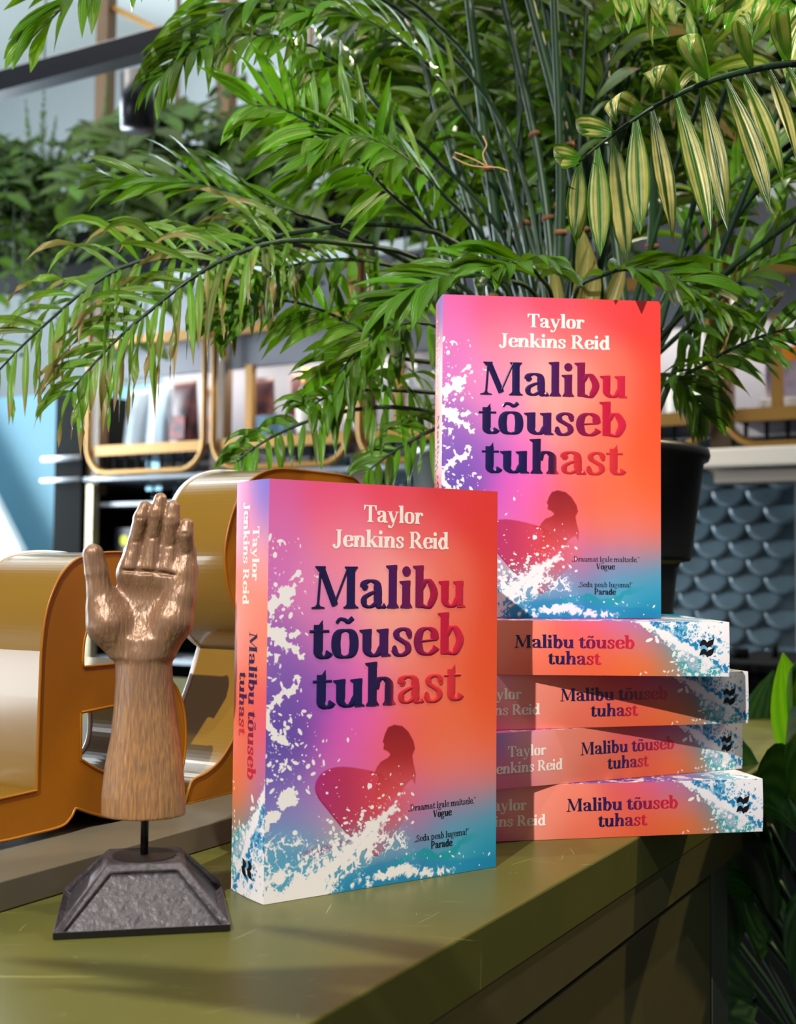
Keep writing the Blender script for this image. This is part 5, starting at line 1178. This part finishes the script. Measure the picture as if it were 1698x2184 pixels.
# hanging glasses and dark boxes in the bar cabinet
for k, r in enumerate((-2.505, -2.42, -2.37, -2.335)):
    glass(2.88, r, .4395, ('hanging wine glass nearest the pale cabinet post', 'second hanging wine glass from the pale cabinet post', 'third hanging wine glass, above the carved fingers', 'fourth hanging wine glass, touching the edge of the letter R')[k], 1.35, True, 'glasses hanging upside down under the shelf')
for k, r in enumerate((-2.605, -2.50, -2.395)):
    e = carton(2.90, r, .2055, .082, .07, .092, mat('dark_tea_tin', (30, 28, 44), .35) if k == 0 else bpy.data.materials['dark_tea_tin'], ('dark tin with yellow round label nearest the pale cabinet post', 'dark tin with yellow round label in the middle of the row', 'dark tin with yellow round label behind the carved fingers')[k], name='tea_tin', grp='dark tins with yellow labels', cat='tin')
    bm = bmesh.new(); bmesh.ops.create_cone(bm, cap_ends=True, segments=20, radius1=.017, radius2=.017, depth=.002)
    o = link('round_label', bm_mesh('round_label', bm, [mat('yellow_round_label', (226, 232, 60), .5) if k == 0 else bpy.data.materials['yellow_round_label']]), e)
    o.location = UA * -.037 + ZA * .052; o.rotation_euler = UA.to_track_quat('Z', 'Y').to_euler()
for k, r in enumerate((-2.66, -2.60, -2.52, -2.44, -2.33, -2.26, -2.19)): glass(2.92, r, -.0995 if k % 2 else -.0995, 'short stemmed glass on the low bar cabinet shelf, seen through the letter openings', .85, False, 'stemmed glasses on the low cabinet shelf')
# ------------------------------------------------------------------ greenery on top of the shelving
M_planter = mat('black_planter', (8, 9, 10), .9, spec=.1)
pl = ubox('planter_box', 2.60, 2.815, -3.08, -0.2, 1.06, 1.155, M_planter, None, .004); tag(pl, 'long black planter trough on the bronze posts, overgrown with ferns', 'planter')
rs = random.Random(5)
def bushy(lab, r, u, z, nf, kind, spread, Lf, tint, name='trailing_fern'):
    e = empty(name, W(u, r, z), lab, 'plant', 'ferns in the planter trough')
    for k in range(nf):
        g = rs.uniform(-math.pi, 0) if rs.random() < .8 else rs.uniform(0, math.pi)
        out = RA * (math.cos(g) * spread * rs.uniform(.5, 1)) + UA * (math.sin(g) * spread * rs.uniform(.4, .8))
        a = W(u, r + rs.uniform(-.12, .12), z); hgt = rs.uniform(.02, .30); dp = rs.uniform(-.42, .10) if g < 0 else .1
        pts = [a, a + out * .35 + ZA * hgt, a + out * .8 + ZA * (hgt * .9 + dp * .2), a + out * 1.1 + ZA * (hgt * .6 + dp)]
        if kind == 'fern': frond(e, pts, n=24, L=Lf, Wd=Lf * .22, alpha=72, N=(rs.uniform(-.4, .4), -.5, .8), droop=.6, t0=.15, rad=(.003, .001), tint=tint, mats=[M_fern, M_stem], prof='fern', rnd=rs)
        else:
            lv = Leaves(); Q = catmull(pts, 14); lv.add_tube(Q, .003, 1)
            for q in range(4, 15, 2):
                for sg in (1, -1):
                    T = (Q[min(q + 1, 14)] - Q[q - 1]).normalized(); d = T * .5 + T.cross(Vector((0, -.5, .8))).normalized() * sg + Vector((0, -.2, rs.uniform(-.3, .3)))
                    lv.leaf(Q[q], d, Vector((rs.uniform(-.4, .4), -.6, .7)), Lf * rs.uniform(.8, 1.3), Lf * .45, .7, (max(0, min(1, tint + rs.gauss(0, .2))), 0, 0), K=6)
            lv.build('trailing_stem', [M_fern, M_stem], e)
bushy('dark trailing fern at the left end of the planter trough', -2.92, 2.66, 1.16, 33, 'fern', .34, .075, .25)
bushy('leafy green creeper spilling over the left corner of the planter trough', -2.98, 2.62, 1.17, 20, 'leaf', .30, .085, .55, 'trailing_creeper')
bushy('dark fern behind the black spotlight in the planter trough', -2.52, 2.66, 1.16, 30, 'fern', .36, .075, .2)
bushy('broad leaved dark creeper right of the second bronze post in the trough', -2.20, 2.62, 1.16, 27, 'leaf', .34, .11, .25, 'trailing_creeper')
bushy('dark fern in the middle of the planter trough behind the palm', -1.85, 2.66, 1.16, 30, 'fern', .36, .08, .15)
bushy('dark creeper in the trough behind the palm crown', -1.45, 2.62, 1.16, 30, 'leaf', .36, .11, .2, 'trailing_creeper')
bushy('dark fern in the trough behind the upright book', -1.05, 2.66, 1.16, 27, 'fern', .36, .08, .15)
bushy('dark creeper at the right end of the trough', -.6, 2.62, 1.16, 30, 'leaf', .36, .11, .2, 'trailing_creeper')
# feathery upright sprigs against the wall, left
e = empty('feathery_sprig_plant', W(2.70, -2.83, 1.165), 'grey green feathery sprigs sticking up against the pale wall at the left', 'plant')
for tx, ty in ((55, 215), (95, 180), (120, 250), (235, 150)):
    tip = at_plane(tx, ty, UA, 2.66); b0 = W(2.70, -2.83, 1.17) if tx < 200 else W(2.70, -2.6, 1.17)
    frond(e, [b0, b0.lerp(tip, .5) + ZA * .01, tip], n=26, L=.045, Wd=.006, alpha=35, N=(0, -1, .1), droop=.1, t0=.25, rad=(.003, .001), tint=.3, mats=[M_fern, M_stem], prof='fern', rnd=rs)
# ------------------------------------------------------------------ big leafy plant by the end of the counter, right
fp = empty('leafy_floor_plant', W(1.32, -.12, -.8997), 'dark broad leaved plant in a floor pot beyond the end of the cabinet', 'plant')
link('pot', lathe_mesh('pot', [(.0001, 0), (.13, 0), (.17, .30), (.175, .31), (.16, .31), (.15, .28), (.0001, .27)], mat('grey_clay_pot', (110, 104, 98), .7), 40), fp)
def big_leaf(pts_tip, base, L, Wd, tint, droop=.8, nrm=(0, -.7, .6)):
    lv = Leaves(); Q = catmull([base, base.lerp(pts_tip, .6) + ZA * .05, pts_tip], 14); lv.add_tube(Q, .0035, 1)
    d = (Q[-1] - Q[-3]).normalized(); lv.leaf(Q[-1], d + Vector((rs.uniform(-.4, .4), -.35, -.25)), Vector(nrm), L, Wd, droop, (tint, 0, 0), K=10, fold=.22, peak=.38); lv.build('leaf', [M_broad, M_stem], fp)
bs = W(1.32, -.12, -.62)
for (px, py, uu, L, Wd, t) in ((1560, 1830, 1.18, .17, .075, .3), (1640, 1760, 1.10, .18, .085, .35), (1690, 1700, 1.05, .16, .08, .4), (1600, 1900, 1.22, .17, .08, .15), (1540, 1960, 1.30, .18, .07, .1), (1660, 1880, 1.15, .20, .09, .2), (1560, 2040, 1.25, .18, .08, .1), (1640, 2010, 1.2, .2, .09, .15),
     (1690, 2060, 1.12, .2, .09, .25), (1530, 2100, 1.3, .18, .07, .1), (1610, 2130, 1.2, .2, .09, .1), (1750, 1800, 1.1, .2, .1, .3), (1750, 1950, 1.1, .2, .1, .25), (1520, 1880, 1.4, .16, .07, .1), (1600, 1800, 1.4, .2, .09, .1), (1660, 1980, 1.4, .2, .09, .05), (1700, 1600, 1.15, .16, .07, .6)):
    big_leaf(at_plane(px, py, UA, uu), bs + Vector((rs.uniform(-.05, .05), rs.uniform(-.05, .05), 0)), L, Wd, t)
lv = Leaves(); q0, q1 = at_plane(1735, 1680, UA, 1.10), at_plane(1672, 1385, UA, 1.08)
lv.add_tube(catmull([bs, bs.lerp(q0, .6) + RA * .03, q0], 12), .0035, 1); lv.leaf(q0, q1 - q0, Vector((-.5, -.8, .1)), (q1 - q0).length, .045, -.2, (1.0, 0, 0), K=10, fold=.3, curl=.3); lv.build('leaf', [M_leaf, M_stem], fp)
big_leaf(at_plane(1605, 1905, UA, 1.06), bs, .05, .03, 1.0, .5)
